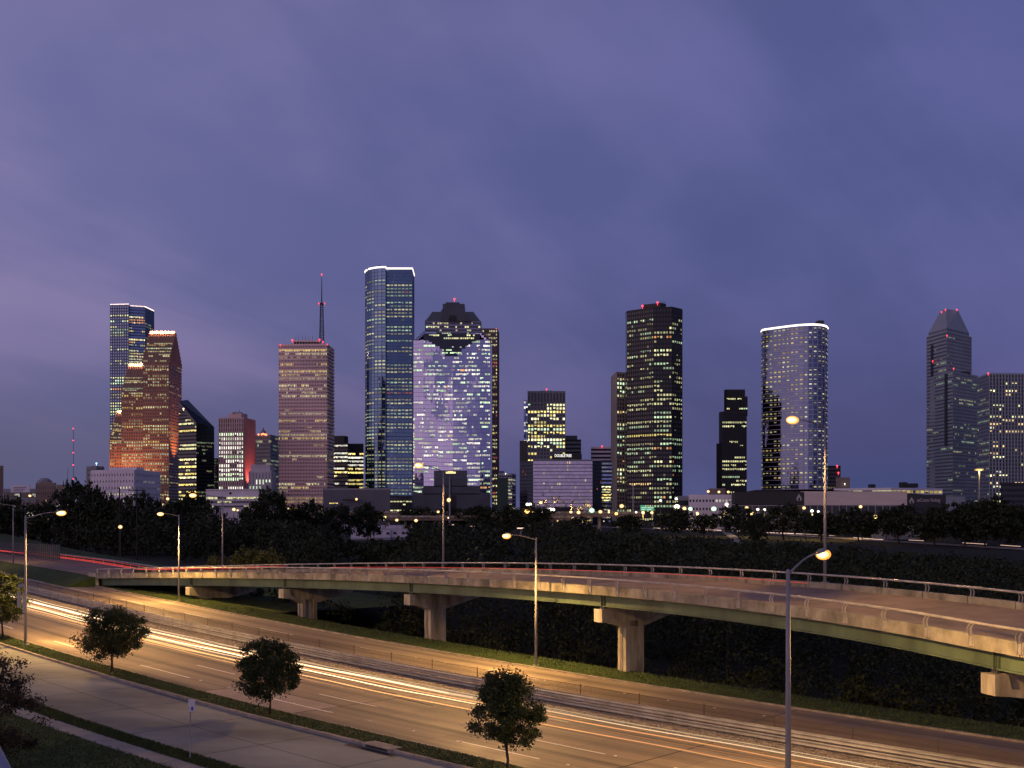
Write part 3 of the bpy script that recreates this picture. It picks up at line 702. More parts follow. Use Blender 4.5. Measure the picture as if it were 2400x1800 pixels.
# ------------------------------------------------------------------ trails of headlamp and tail-lamp light over the lanes
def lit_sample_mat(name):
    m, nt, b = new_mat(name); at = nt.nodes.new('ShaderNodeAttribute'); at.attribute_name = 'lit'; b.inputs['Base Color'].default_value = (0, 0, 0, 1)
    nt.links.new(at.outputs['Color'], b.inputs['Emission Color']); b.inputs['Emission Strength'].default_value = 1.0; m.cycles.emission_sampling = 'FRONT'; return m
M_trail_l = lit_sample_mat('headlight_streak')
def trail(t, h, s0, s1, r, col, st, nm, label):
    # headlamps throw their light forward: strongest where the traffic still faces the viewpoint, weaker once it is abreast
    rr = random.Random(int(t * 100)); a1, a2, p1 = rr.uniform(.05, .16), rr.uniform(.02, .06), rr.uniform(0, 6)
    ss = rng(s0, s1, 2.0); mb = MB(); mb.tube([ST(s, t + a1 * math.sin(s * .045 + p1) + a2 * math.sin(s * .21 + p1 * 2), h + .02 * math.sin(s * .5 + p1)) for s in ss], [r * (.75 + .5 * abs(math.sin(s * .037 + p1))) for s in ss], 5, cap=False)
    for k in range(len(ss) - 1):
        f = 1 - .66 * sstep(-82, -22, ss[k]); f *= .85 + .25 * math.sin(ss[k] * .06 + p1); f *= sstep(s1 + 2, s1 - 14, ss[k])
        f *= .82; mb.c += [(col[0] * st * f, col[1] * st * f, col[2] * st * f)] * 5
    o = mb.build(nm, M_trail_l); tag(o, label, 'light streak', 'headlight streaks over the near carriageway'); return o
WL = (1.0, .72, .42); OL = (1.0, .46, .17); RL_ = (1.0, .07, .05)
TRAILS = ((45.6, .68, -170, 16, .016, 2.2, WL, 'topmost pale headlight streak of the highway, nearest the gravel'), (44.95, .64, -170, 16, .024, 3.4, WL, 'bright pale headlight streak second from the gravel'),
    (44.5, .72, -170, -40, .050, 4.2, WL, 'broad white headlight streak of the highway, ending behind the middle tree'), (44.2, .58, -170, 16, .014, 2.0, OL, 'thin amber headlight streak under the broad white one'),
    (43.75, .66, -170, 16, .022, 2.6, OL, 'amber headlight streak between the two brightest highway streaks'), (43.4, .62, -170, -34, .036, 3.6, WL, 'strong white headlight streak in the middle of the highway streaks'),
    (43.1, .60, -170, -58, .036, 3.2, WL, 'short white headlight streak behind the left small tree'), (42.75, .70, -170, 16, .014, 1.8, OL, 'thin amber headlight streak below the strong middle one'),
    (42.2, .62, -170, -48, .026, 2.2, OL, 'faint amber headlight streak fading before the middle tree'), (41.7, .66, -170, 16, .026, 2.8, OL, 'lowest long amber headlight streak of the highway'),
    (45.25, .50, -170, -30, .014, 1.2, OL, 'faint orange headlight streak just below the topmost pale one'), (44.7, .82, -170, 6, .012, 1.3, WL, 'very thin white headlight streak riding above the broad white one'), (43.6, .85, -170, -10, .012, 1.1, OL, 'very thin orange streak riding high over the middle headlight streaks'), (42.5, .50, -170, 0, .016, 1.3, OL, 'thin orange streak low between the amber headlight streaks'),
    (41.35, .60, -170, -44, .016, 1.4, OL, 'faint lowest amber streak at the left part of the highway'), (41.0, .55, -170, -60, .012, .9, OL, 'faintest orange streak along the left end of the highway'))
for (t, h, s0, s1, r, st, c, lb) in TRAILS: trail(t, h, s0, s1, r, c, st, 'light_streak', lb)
# red streaks on the approach and across the ramp
def rtrail(off, h, st, r, q1, lb):
    mb = MB(); pts = []
    for i in range(len(apl) - 1, 0, -1):
        a, b, z = apl[i]; p = a.lerp(b, off); pts.append(Vector((p.x, p.y, z + h)))
    for q in rng(0.5, q1, 3): pts.append(RP(q, .6 + off * (WID - 1.2), -1.02 + h))
    mb.tube(pts, r, 5); o = mb.build('light_streak', emit('red_trail_%d' % int(st * 10), RL_, st, 'FRONT')); tag(o, lb, 'light streak', 'red light streaks on the ramp')
for off, h, st, r, q1, lb in ((.62, .75, 1.3, .026, 14, 'red tail light streak on the ramp approach, nearest of the red ones'), (.72, .70, 1.0, .024, 20, 'red tail light streak in the middle of the ramp approach'), (.80, .62, .8, .018, 100, 'long faint red streak running on along the ramp deck'), (.88, .8, .9, .02, 30, 'red tail light streak along the far side of the ramp approach')): rtrail(off, h, st, r, q1, lb)

# ------------------------------------------------------------------ towers
FL = (1.0, .95, .48); GR = (.72, 1.0, .60); WH = (1.0, .96, .80); OR = (1.0, .42, .12); YE = (1.0, .78, .22); RE = (1.0, .22, .14); AM = (1.0, .68, .30)
GZ = -11.6     # street level downtown
class Tower:
    def __init__(s, name, label, cat, loc2, wall, seed=1, glassm=None, group=None):
        s.root = empty(name, (loc2[0], loc2[1], GZ)); tag(s.root, label, cat, group)
        s.o = Vector(s.root.location); s.wall = wall; s.gl = glassm; s.r = random.Random(seed)
        s.w = MB(); s.core = MB(); s.lit = MB(); s.roof = MB(); s.plant = MB()
    def P(s, p, z): return Vector((p[0], p[1], z)) - s.o
    def mass(s, poly, z0, z1, ztop=None, mb=None):
        (mb or s.core).prism([(p[0] - s.o.x, p[1] - s.o.y) for p in poly], z0 - s.o.z, z1 - s.o.z, [z - s.o.z for z in ztop] if ztop else None)
    def face(s, A, B, z0, z1, nf, nb, kind='grid', wf=.6, hf=.55, p=.35, lit=None, skip=None, zt=None, off=0.0):
        """one facade from A to B (left to right seen from outside): floors, bays, piers, spandrels, panes"""
        A = Vector(A); B = Vector(B); e = B - A; Ln = e.length; e /= Ln; n = Vector((e.y, -e.x))
        A = A + n * off
        e3 = Vector((e.x, e.y, 0)); n3 = Vector((n.x, n.y, 0)); fh = (z1 - z0) / nf; bw = Ln / nb; r = s.r
        O = Vector((A.x, A.y, z0)) - s.o
        H = z1 - z0
        if kind in ('grid', 'fins', 'curtain'):
            pw = bw * (1 - wf)
            for i in range(nb + 1):
                u0 = max(0, i * bw - pw / 2); u1 = min(Ln, i * bw + pw / 2)
                s.w.obox(O + e3 * u0, e3 * (u1 - u0), n3 * p, (0, 0, H))
        if kind in ('grid', 'ribbon', 'curtain', 'fins'):
            sh = fh * (1 - hf); pp = p * (1.12 if kind == 'ribbon' else .8 if kind != 'fins' else .3)
            for f in range(nf + 1):
                v0 = max(0, f * fh - sh / 2); v1 = min(H, f * fh + sh / 2)
                s.w.obox(O + Vector((0, 0, v0)), e3 * Ln, n3 * pp, (0, 0, v1 - v0))
        if lit:
            pal = lit.get('pal', [(FL, 1)]); lo, hi = lit.get('b', (.35, 1.2)); rows = lit.get('rows', {})
            tot = sum(w for _, w in pal)
            def pick():
                x = r.random() * tot
                for c, w in pal:
                    x -= w
                    if x <= 0: return c
                return pal[0][0]
            hw = lit.get('w', wf); hh = lit.get('h', hf)
            for f in range(nf):
                if f < lit.get('f0', 0) or f >= nf - lit.get('ftop', 0): continue
                act = r.random() < lit.get('p', .5); dens = lit.get('q', .8) if act else lit.get('qi', .08)
                base = r.uniform(lo, hi) if act else r.uniform(lo, hi) * .7; fc = pick(); on = r.random() < dens
                ov = rows.get(f)
                for b in range(nb):
                    if r.random() < lit.get('sw', .3): on = r.random() < dens
                    c = fc if r.random() < .85 else pick(); k = base * r.uniform(.55, 1.35); o2 = on
                    if ov:
                        o2 = ov[0] <= (b + .5) / nb <= ov[1]; c = ov[2]; k = ov[3] * r.uniform(.7, 1.2)
                    if not o2: continue
                    if skip and skip((b + .5) / nb, (f + .5) / nf): continue
                    u0 = b * bw + bw * (1 - hw) / 2; u1 = u0 + bw * hw
                    v0 = f * fh + fh * (1 - hh) / 2; v1 = v0 + fh * hh
                    x = r.random()
                    if x < .22: v0 += (v1 - v0) * .45
                    elif x < .30: u1 = u0 + (u1 - u0) * .55
                    q = O + n3 * .06
                    s.lit.quad(q + e3 * u0 + Vector((0, 0, v0)), q + e3 * u1 + Vector((0, 0, v0)), q + e3 * u1 + Vector((0, 0, v1)), q + e3 * u0 + Vector((0, 0, v1)), (c[0] * k, c[1] * k, c[2] * k))
    def poly(s, pts, z0, z1, faces, back=None, roof=True):
        """mass over the visible corners (left to right) closed behind, then its facades"""
        pts = [Vector(q) for q in pts]
        if back is None: bk = [pts[-1] + (pts[0] - pts[-1]) * 0 + (pts[-1].normalized() * 32), pts[0] + pts[0].normalized() * 32] if len(pts) < 3 else [pts[0] + pts[-1] - pts[1]] if len(pts) == 3 else [pts[-1] + pts[-1].normalized() * 25, pts[0] + pts[0].normalized() * 25]
        else: bk = [Vector(q) for q in back]
        full = pts + bk; s.mass(full, z0, z1)
        cen = sum(full, Vector((0, 0))) / len(full)
        if roof: s.mass([cen + (q - cen) * 1.004 for q in full], z1, z1 + 1.2, mb=s.roof)
        for i, fsp in enumerate(faces):
            if fsp: s.face(pts[i], pts[i + 1], z0, z1, **fsp)
        return full
    def beacon(s, px, y, d, r=1.1, mat=None, name='beacon_light'):
        r *= .68; mb = MB(); p = Vector((X(px, d), d, Zy(y, d))) - s.o; mb.ball(p, r, n=8, m=6); mb.tube([p - Vector((0, 0, r * 2.5)), p], r * .25, 5); return mb.build(name, mat or M_red_l, s.root)
    def part(s, name, mb, mat, kind=None, smooth=False):
        mb.v = [tuple(Vector(v) - s.o) for v in mb.v]; return mb.build(name, mat, s.root, kind=kind, smooth=smooth)
    def done(s, wallname='facade_frame', corename='glass_wall', roofm=None):
        if s.core.v: s.core.build(corename, s.gl, s.root)
        if s.w.v: s.w.build(wallname, s.wall, s.root, kind='stuff')
        if s.lit.v: s.lit.build('lit_window', LIT, s.root, kind='stuff')
        if s.roof.v: s.roof.build('roof', roofm or s.wall, s.root)
        if s.plant.v: s.plant.build('roof_plant', roofm or s.wall, s.root)
        return s.root
def C(px, d): return (X(px, d), d)
G_dark = glass('dark_glass', (.035, .040, .045), .0, .08, tilt=.01)
G_black = glass('black_glass', (.05, .055, .065), .9, .12, tilt=.012)
G_oval = glass('oval_glass', (.11, .14, .22), 1.0, .08, (1.6, 1.6, 3.6), .014, .2)
G_blue = glass('blue_glass', (.095, .155, .25), 1.0, .07, (1.6, 1.6, 3.9), .014, .16)
G_navy = glass('navy_glass', (.20, .26, .42), 1.0, .08, (1.6, 1.6, 3.6), .03, .10)
G_mirror = glass('mirror_glass', (.36, .38, .56), 1.0, .05, (1.55, 1.55, 3.6), .014, .55)
G_hotel = glass('hotel_glass', (.47, .43, .52), 1.0, .08, (1.8, 1.8, 2.7), .02, .10)
G_grey = glass('grey_glass', (.07, .09, .10), .4, .12, tilt=.01)
W_blue = surf('blue_granite', (.130, .180, .245), .55, .2, .05)
W_red = surf('red_granite', (.44, .20, .125), .6, .25, .04)
W_trav = surf('travertine', (.84, .62, .56), .75, .15, .03)
W_pink = surf('pink_concrete', (.58, .42, .40), .8, .2, .05)
W_grey = surf('grey_concrete', (.26, .27, .29), .8, .2, .05)
W_lime = surf('limestone', (.50, .48, .50), .85, .2, .08)
W_white = surf('white_wall', (.72, .69, .74), .8, .15, .06)
W_dark = surf('dark_panel', (.030, .034, .036), .6, .2, .05)
W_brown = surf('brown_stone', (.17, .125, .12), .8, .2, .05)
W_tan = surf('tan_concrete', (.36, .34, .29), .85, .2, .04)
W_mull = surf('blue_mullion', (.10, .13, .20), .4, .2, .05, metal=.5)
W_mmull = surf('silver_mullion', (.23, .22, .33), .4, .2, .05, metal=.6)
W_granite = surf('dark_granite', (.085, .100, .120), .5, .2, .05)
W_steel = surf('grey_steel_panel', (.275, .325, .36), .55, .15, .05)
W_black = surf('black_granite', (.018, .020, .022), .45, .2, .05)
W_silver = surf('silver_band', (.42, .44, .55), .4, .15, .05, metal=.4)
W_beige = surf('beige_wall', (.25, .20, .165), .85, .2, .08)
W_green = surf('green_wall', (.045, .085, .070), .8, .2, .08)

# --- tall blue-grey tower at the far left with a beaded light line
d0 = 1500; T = Tower('glass_tower', 'tallest tower at far left, blue grey with beaded white light line on its roof', 'skyscraper', C(305, d0), W_blue, 11, G_navy)
z1 = Zy(716, d0)
pts = [C(258, 1503), C(302, d0), C(305.5, 1512), C(340, 1519), C(361, 1552)]
LT = dict(p=.55, q=.85, qi=.12, pal=[(FL, 5), (GR, 3), (OR, .6)], b=(.35, 1.3), ftop=3)
T.poly(pts, GZ, z1, [dict(nf=75, nb=8, kind='grid', wf=.52, hf=.52, lit=LT), dict(nf=75, nb=1, kind='blank'), dict(nf=75, nb=9, kind='ribbon', hf=.55, lit=dict(LT, p=.4, pal=[(FL, 5), (OR, 2), (YE, 1)])), dict(nf=75, nb=6, kind='grid', wf=.55, hf=.5, lit=dict(LT, p=.3, b=(.2, .5)))])
for k, (a, b) in enumerate(((0, 1), (2, 3), (3, 4))):
    A, B = Vector(pts[a]), Vector(pts[b]); mb = MB(); n = max(6, int((B - A).length / 1.8))
    for i in range(n):
        q = A.lerp(B, (i + .5) / n); q = q - q.normalized() * 1.0; mb.ball((q.x, q.y, z1 + 2.0), .62, n=6, m=4)
    T.part('crown_light', mb, M_bead)
T.done(roofm=W_blue)

# --- red granite tower of three stepped gables
d0 = 1350; T = Tower('gabled_tower', 'red granite tower of three stepped gables, floodlit ridges, before the tallest left tower', 'skyscraper', C(330, d0), W_red, 12, G_dark)
V = Vector((-3.0, 60))
LB = dict(p=.62, q=.72, qi=.14, pal=[(FL, 5), (YE, 2), (GR, 1)], b=(.15, .62), sw=.4)
def gable(x0, x1, ye, yr, nb, steps=9):
    A = Vector(C(x0, d0)); B = Vector(C(x1, d0)); ze, zr = Zy(ye, d0), Zy(yr, d0)
    T.mass([A, B, B + V, A + V], GZ, ze); fl = int((ze - GZ) / 4.1)
    T.face(A, B, GZ, ze, nf=fl, nb=nb, kind='grid', wf=.62, hf=.58, p=.5, lit=LB)
    T.face(B, B + V, GZ, ze, nf=fl, nb=12, kind='ribbon', hf=.42, p=.5, lit=dict(LB, p=.3, b=(.1, .35)))
    T.face(A + V, A, GZ, ze, nf=fl, nb=12, kind='ribbon', hf=.42, p=.5)
    gb = MB()
    for k in range(steps):
        f0 = k / steps; hz = (zr - ze) / steps; za = ze + k * hz
        fr = .5 * f0; a = A + V * fr; b = B + V * fr; c = B + V * (1 - fr); d = A + V * (1 - fr)
        T.mass([a, b, c, d], za, za + hz)
        T.face(a, b, za, za + hz, nf=2, nb=nb, kind='fins', wf=.8, hf=.75, p=.25, lit=dict(LB, p=.55 if k < steps * .6 else 0, qi=0, b=(.2, .7)))
        e = Vector((.9, 0))
        for (p, q, sg) in ((b, c, 1), (a, d, -1)):
            gb.prism([(v.x - T.o.x, v.y - T.o.y) for v in (p, q, q + e * sg, p + e * sg)], za - T.o.z, za + hz + .8 - T.o.z)
    gb.build('gable_wall', W_red, T.root)
    rm = MB(); a = A + V * .47; b = B + V * .47; c = B + V * .53; d = A + V * .53
    rm.prism([(v.x - T.o.x, v.y - T.o.y) for v in (a, b, c, d)], zr - T.o.z, zr + 4.2 - T.o.z); rm.build('ridge_parapet', W_pink, T.root)
    n = max(1, round((B - A).length / 7)); fb = MB()
    for i in range(n):
        q = a.lerp(b, (i + .5) / n); fb.ball((q.x - T.o.x, q.y - 1.2 - T.o.y, zr + 1.0 - T.o.z), .75, n=6, m=4)
        l = lamp_light('floodlight', (0, 0, 0), 4200, (1, .55, .3), .5); l.parent = T.root; l.location = (q.x - T.o.x, q.y - 2.6 - T.o.y, zr + 1.6 - T.o.z)
    fb.build('floodlight', M_flood, T.root)
def flood(px, y, d, tpx, ty, td, pw, col, size, T):
    p = Vector((X(px, d), d, Zy(y, d))); q = Vector((X(tpx, td), td, Zy(ty, td)))
    l = bpy.data.lights.new('floodlight', 'SPOT'); l.energy = pw; l.color = col; l.spot_size = R(size); l.spot_blend = 1.0; l.shadow_soft_size = 1.0
    o = bpy.data.objects.new('floodlight', l); COL.objects.link(o); o.parent = T.root; o.location = p - T.o; o.rotation_euler = (q - p).to_track_quat('-Z', 'Y').to_euler()
    mb = MB(); mb.ball(p - (q - p).normalized() * 1.6, 1.0, n=8, m=5); mb.tube([(p.x, p.y, GZ), tuple(p - (q - p).normalized() * 1.8)], .18, 5); T.part('floodlight', mb, W_dark)
flood(282, 1128, 1318, 276, 1085, 1350, 1.0e5, (1, .42, .16), 100, T); flood(330, 1128, 1310, 330, 1060, 1350, 0.9e5, (1, .42, .18), 105, T)
flood(436, 1095, 1368, 408, 960, 1378, 2.6e5, (1, .42, .14), 80, T)
gable(257, 285.0, 1040, 964, 5); gable(285.2, 335, 924, 852, 9); gable(335.2, 396, 848, 774, 11)
T.done(corename='dark_glazing')

# --- black wedge-roofed tower
d0 = 1300; T = Tower('wedge_tower', 'black glass tower with one steep slanted roof, right of the red gabled tower', 'skyscraper', C(460, d0), W_black, 13, G_black)
A, B, Cc = Vector(C(419, 1316)), Vector(C(460, d0)), Vector(C(502, 1316)); D = A + Cc - B
D = Vector(C(440, 1338))
zt = [Zy(940, 1316), Zy(991, d0), Zy(1001, 1316), Zy(937, 1338)]
T.mass([A, B, Cc, D], GZ, 0, zt)
lw = dict(p=.62, q=.88, qi=.1, pal=[(FL, 6), (YE, 3), (OR, .6)], b=(.8, 1.7), sw=.25, w=.9, h=.5)
zl = Zy(996, d0); T.face(A, B, GZ, zl, nf=26, nb=14, kind='ribbon', hf=.5, p=.3, lit=lw)
T.face(B, Cc, GZ, Zy(1008, d0), nf=25, nb=16, kind='curtain', wf=.86, hf=.6, p=.25, lit=dict(p=.5, q=.4, qi=.05, pal=[(FL, 1), (GR, 1)], b=(.08, .3), w=.8, h=.4))
st = MB(); A2 = A.lerp(B, .12)
for k in range(7): # lit storeys under the slope
    f0 = .0 + k * .0; zz0 = zl + k * 4.4
    u1 = 1 - (zz0 + 4 - zl) / (Zy(945, d0) - zl)
    if u1 < .15: break
    T.face(A, A.lerp(B, u1), zz0, zz0 + 4.4, nf=1, nb=max(2, int(14 * u1)), kind='ribbon', hf=.5, p=.3, lit=lw)
T.beacon(430, 958, 1306, 1.4, M_flood, 'roof_lamp')
T.done()
# --- dim dark sliver between
T = Tower('office_block', 'dim dark office sliver between the wedge tower and the striped red sided slab', 'building', C(507, 1400), W_dark, 14, G_dark)
T.poly([C(500, 1400), C(516, 1400)], GZ, Zy(1076, 1400), [dict(nf=22, nb=4, kind='ribbon', hf=.5, lit=dict(p=.4, q=.5, pal=[(GR, 1)], b=(.06, .2)))]); T.done()

# --- striped slab with red floodlit side
d0 = 1000; T = Tower('striped_slab', 'pale striped office slab whose blank right side is floodlit red', 'building', C(571, d0), W_pink, 15, G_dark)
zt = Zy(981, d0); pts = [C(513, d0 + 3), C(571, d0), C(598, 1030)]
T.poly(pts, GZ, zt, [dict(nf=23, nb=11, kind='fins', wf=.52, hf=.80, p=.7, lit=dict(p=.80, q=.85, qi=.45, pal=[(WH, 5), (GR, 1)], b=(.75, 1.9), sw=.35, h=.62, w=.6, ftop=3)), None])
T.core.v = T.core.v
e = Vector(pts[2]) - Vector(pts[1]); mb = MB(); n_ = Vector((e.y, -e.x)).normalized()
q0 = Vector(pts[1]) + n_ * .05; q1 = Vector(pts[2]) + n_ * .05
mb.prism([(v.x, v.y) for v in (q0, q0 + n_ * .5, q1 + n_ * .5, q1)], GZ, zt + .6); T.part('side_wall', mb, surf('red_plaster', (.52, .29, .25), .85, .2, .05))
ph = [C(535, 1012), C(566, 1005), C(580, 1018)]; T.mass(ph + [(ph[0][0] + 6, ph[0][1] + 18)], zt, Zy(969, 1008), mb=T.plant)
mb = MB(); mb.box(X(546, 1010), X(566, 1010), 1008, 1014, Zy(970, 1010), Zy(966.5, 1010)); T.part('roof_plant', mb, W_grey)
mb = MB(); mb.tube([(X(561, 1010), 1010, Zy(969, 1010)), (X(561, 1010), 1010, Zy(961, 1010))], .2, 5); T.part('antenna', mb, M_dkmetal)
for fr, pw in ((.22, 6.0e4), (.6, 2.2e4)):
    l = bpy.data.lights.new('floodlight', 'SPOT'); l.energy = pw; l.color = (1, .17, .13); l.spot_size = R(62); l.spot_blend = .8; l.shadow_soft_size = .6
    o = bpy.data.objects.new('floodlight', l); COL.objects.link(o); b = q0.lerp(q1, fr) + n_ * 7; o.parent = T.root; o.location = Vector((b.x, b.y, Zy(1146, d0))) - T.o
    tg = q0.lerp(q1, fr + .15); o.rotation_euler = (Vector((tg.x, tg.y, Zy(1090, d0))) - Vector((b.x, b.y, Zy(1146, d0)))).to_track_quat('-Z', 'Y').to_euler()
    mb = MB(); mb.ball(Vector((b.x, b.y, Zy(1146, d0) - 1.2)), .9, n=8, m=5); mb.tube([(b.x, b.y, GZ), (b.x, b.y, Zy(1146, d0) - 1.4)], .15, 5); T.part('floodlight', mb, W_dark)
T.done()

# --- grey office behind, red lamps on its roof
d0 = 1150; T = Tower('office_block', 'grey banded office block with red lit cupola, left of the tall travertine tower', 'building', C(634, d0), W_grey, 16, G_dark)
zt = Zy(1021, d0); T.poly([C(597, 1156), C(634, d0), C(656, 1185)], GZ, zt, [dict(nf=22, nb=16, kind='grid', wf=.7, hf=.55, lit=dict(p=.3, q=.6, qi=.05, pal=[(FL, 2), (GR, 1)], b=(.4, 1.1))), dict(nf=22, nb=10, kind='ribbon', hf=.5, lit=dict(p=.5, q=.5, pal=[(GR, 1), (FL, 1)], b=(.06, .3)))])
mb = MB(); mb.prism([(X(615, 1160) + 5 * math.cos(a), 1164 + 5 * math.sin(a)) for a in [k * math.pi / 4 for k in range(8)]], zt, zt + 3.2); mb.ball((X(615, 1160), 1164, zt + 4.5), 3.2, n=10, m=6); mb.tube([(X(615, 1160), 1164, zt + 6), (X(615, 1160), 1164, zt + 10)], .7, 6); T.part('cupola', mb, W_grey)
mb = MB()
for (px, y) in ((606, 1018.5), (617, 1017), (621, 1018), (624, 1019), (613.5, 1018)): mb.ball((X(px, 1150), 1150, Zy(y, 1150)), 1.1, n=6, m=4)
T.part('roof_lamp', mb, emit('red_orange_lamp', (1, .25, .10), 3.0)); T.done()

# --- limestone city hall
d0 = 850; T = Tower('city_hall', 'stepped pale limestone civic building with lit window columns, below the striped slab', 'building', C(610, d0), W_lime, 17, G_dark)
zt = Zy(1092, d0); T.poly([C(588, d0), C(633, d0), C(643, 875)], GZ, zt, [None, None])
T.poly([C(583, d0 - 4), C(636, d0 - 4), C(646, 872)], GZ, Zy(1107, d0 - 4), [dict(nf=8, nb=7, kind='fins', wf=.42, hf=.72, p=.7, lit=dict(p=.7, q=.6, qi=.2, pal=[(WH, 3), (GR, 2), (AM, 1)], b=(.4, 1.2), f0=2, ftop=1)), dict(nf=8, nb=4, kind='fins', wf=.35, hf=.7, p=.6)])
T.gl = W_lime
mb = MB()
for i in range(7): pass
T.done(corename='stone_wall')

# --- white low library
d0 = 700; T = Tower('library', 'long low white building with three window bands behind the treetops at left', 'building', C(550, d0), W_white, 18, W_white)
A, B = C(483, 715), C(606, d0); T.poly([A, B], GZ, Zy(1148, d0), [None], roof=False); zt = Zy(1148, d0)
for (wy, hh) in ((1167, 6.2), (1176.5, 5.5), (1187, 5.5)):
    z = Zy(wy, d0); mbg = MB(); q = Vector(A); w = Vector(B)
    T.face(q, w, z - hh * d0 / 2400 / 2, z + hh * d0 / 2400 / 2, nf=1, nb=36, kind='blank', lit=dict(p=1, q=.45, qi=.4, pal=[(FL, 3), (YE, 1), (WH, 1)], b=(.3, 1.1), w=.75, h=.8, sw=.16), off=.02)
    for i in range(36):
        u = q.lerp(w, (i + .12) / 36); v = q.lerp(w, (i + .88) / 36); off = Vector((0, -.045)); mbg.quad((u.x, u.y + off.y, z - hh * d0 / 4800), (v.x, v.y + off.y, z - hh * d0 / 4800), (v.x, v.y + off.y, z + hh * d0 / 4800), (u.x, u.y + off.y, z + hh * d0 / 4800))
    T.part('window_band', mbg, G_dark, 'stuff')
    for dz in (1, -1):
        mb = MB(); mb.prism([(q.x, q.y), (q.x, q.y - .7), (w.x, w.y - .7), (w.x, w.y)], z + dz * hh * d0 / 4800 - .15, z + dz * hh * d0 / 4800 + .15); T.part('ledge', mb, W_white)
mb = MB(); mb.prism([(v[0], v[1] - .8) for v in (A, B)] + [(B[0], B[1] + 30), (A[0], A[1] + 30)], zt, zt + .7); T.part('roof', mb, W_white)
mb = MB(); mb.ball((X(540, 698), 698, Zy(1156, 698)), .9, n=8, m=5); T.part('roof_vent', mb, W_dark); T.done(corename='white_wall')

# --- white annex at left
d0 = 600; T = Tower('annex', 'broad white institutional block with rows of square windows at far left', 'building', C(315, d0), W_white, 19, G_dark)
zt = Zy(1105, d0); pts = [C(213, 612), C(315, d0), C(375, 640)]
lw = dict(p=.4, q=.8, qi=.05, pal=[(WH, 3), (FL, 2)], b=(.5, 1.5), w=.4, h=.32)
T.poly(pts, GZ, zt, [dict(nf=9, nb=15, kind='grid', wf=.34, hf=.34, p=.35, lit=lw), dict(nf=9, nb=22, kind='grid', wf=.55, hf=.34, p=.35, lit=dict(lw, p=.2, b=(.3, .8)))])
T.mass([C(257, 616), C(320, 610), C(338, 628), C(280, 640)], zt, Zy(1095.5, 612), mb=T.plant)
mb = MB(); mb.ball((X(316, 606), 606, Zy(1103, 606)), .8, n=8, m=5); T.part('roof_lamp', mb, M_sodium_far); T.done(roofm=W_white)
d0 = 760; T = Tower('office_block', 'grey block with pale blue beacon at far left, behind the broad white block', 'building', C(224, d0), W_grey, 20, G_dark)
T.poly([C(203, 768), C(226, d0), C(244, 770)], GZ, Zy(1096, d0), [dict(nf=12, nb=5, kind='ribbon', hf=.4, lit=dict(p=.3, q=.6, pal=[(FL, 1)], b=(.3, .9))), dict(nf=12, nb=5, kind='ribbon', hf=.4)])
T.mass([C(216, 762), C(236, 762), C(236, 775), C(216, 775)], Zy(1096, d0), Zy(1092, d0), mb=T.plant); T.beacon(226, 1086, 766, .9, emit('blue_lamp', (.35, .75, 1.0), 3), 'beacon_light'); T.done()

# --- small buildings at the far left edge
def small(name, label, x0, x1, yt, d, wall, nf, nb, lit=None, kind='grid', seed=30, wf=.5, hf=.5, gl=None, x2=None):
    T = Tower(name, label, 'building', C((x0 + x1) / 2, d), wall, seed, gl or G_dark)
    pts = [C(x0, d), C(x1, d)] + ([C(x2, d + 30)] if x2 else [])
    fs = [dict(nf=nf, nb=nb, kind=kind, wf=wf, hf=hf, p=.3, lit=lit)] + ([dict(nf=nf, nb=max(2, nb // 2), kind=kind, wf=wf, hf=hf, p=.3)] if x2 else [])
    T.poly(pts, GZ, Zy(yt, d), fs); return T
T = small('old_hotel', 'low tan block with small domed roof at far left', 84, 132, 1136, 620, W_beige, 7, 9, dict(p=.2, q=.3, pal=[(AM, 1)], b=(.4, 1.2), w=.3, h=.3), seed=31, wf=.35, hf=.4, x2=None)
mb = MB(); mb.prism([C(93, 622), C(121, 622), C(121, 640), C(93, 640)], Zy(1136, 620), Zy(1129, 620)); T.part('upper_storey', mb, W_beige)
mb = MB(); c = C(105, 630); mb.prism([(c[0] + 4.6 * math.cos(a), c[1] + 4.6 * math.sin(a)) for a in [k * math.pi / 4 for k in range(8)]], Zy(1129, 620), Zy(1125.5, 620)); mb.ball((c[0], c[1], Zy(1125, 620)), 3.4, 3.4, 1.6, n=10, m=6); mb.tube([(c[0], c[1], Zy(1122, 620)), (c[0], c[1], Zy(1119, 620))], .25, 5); T.part('dome', mb, W_grey); T.done()
T = small('warehouse', 'low grey building with lit strip windows at the far left edge', 9, 84, 1150, 640, W_grey, 4, 18, dict(p=.6, q=.6, qi=.2, pal=[(FL, 2), (WH, 2)], b=(.4, 1.3), w=.7, h=.35), 'ribbon', 32); T.done()
T = small('office_block', 'dark grey building cut by the left edge of the view', -20, 8, 1096, 640, W_brown, 12, 4, None, 'grid', 33); T.done()
T = small('shop', 'small building with glowing white frontage right of the domed tan block', 133, 160, 1141, 600, W_beige, 3, 6, dict(p=1, q=.7, pal=[(WH, 2), (AM, 1)], b=(.8, 1.8), w=.8, h=.6), 'ribbon', 34); T.done()
bb = empty('billboard', C(48, 560) + (GZ,)); tag(bb, 'white billboard with faint grey lines above the left treetops', 'billboard')
mb = MB(); mb.box(-5.2, 5.2, -.3, .3, Zy(1154, 560) - GZ, Zy(1137, 560) - GZ); mb.build('panel', W_white, bb)
mb = MB()
for k in range(3): mb.box(-3.6, 3.4 - k * .9, -.36, -.302, Zy(1142.5 + 4 * k, 560) - GZ - .25, Zy(1142.5 + 4 * k, 560) - GZ + .25)
mb.build('faded_print', W_grey, bb); mb = MB(); mb.box(-.4, .4, -.28, .28, 0, Zy(1154, 560) - GZ); mb.build('post', M_dkmetal, bb)

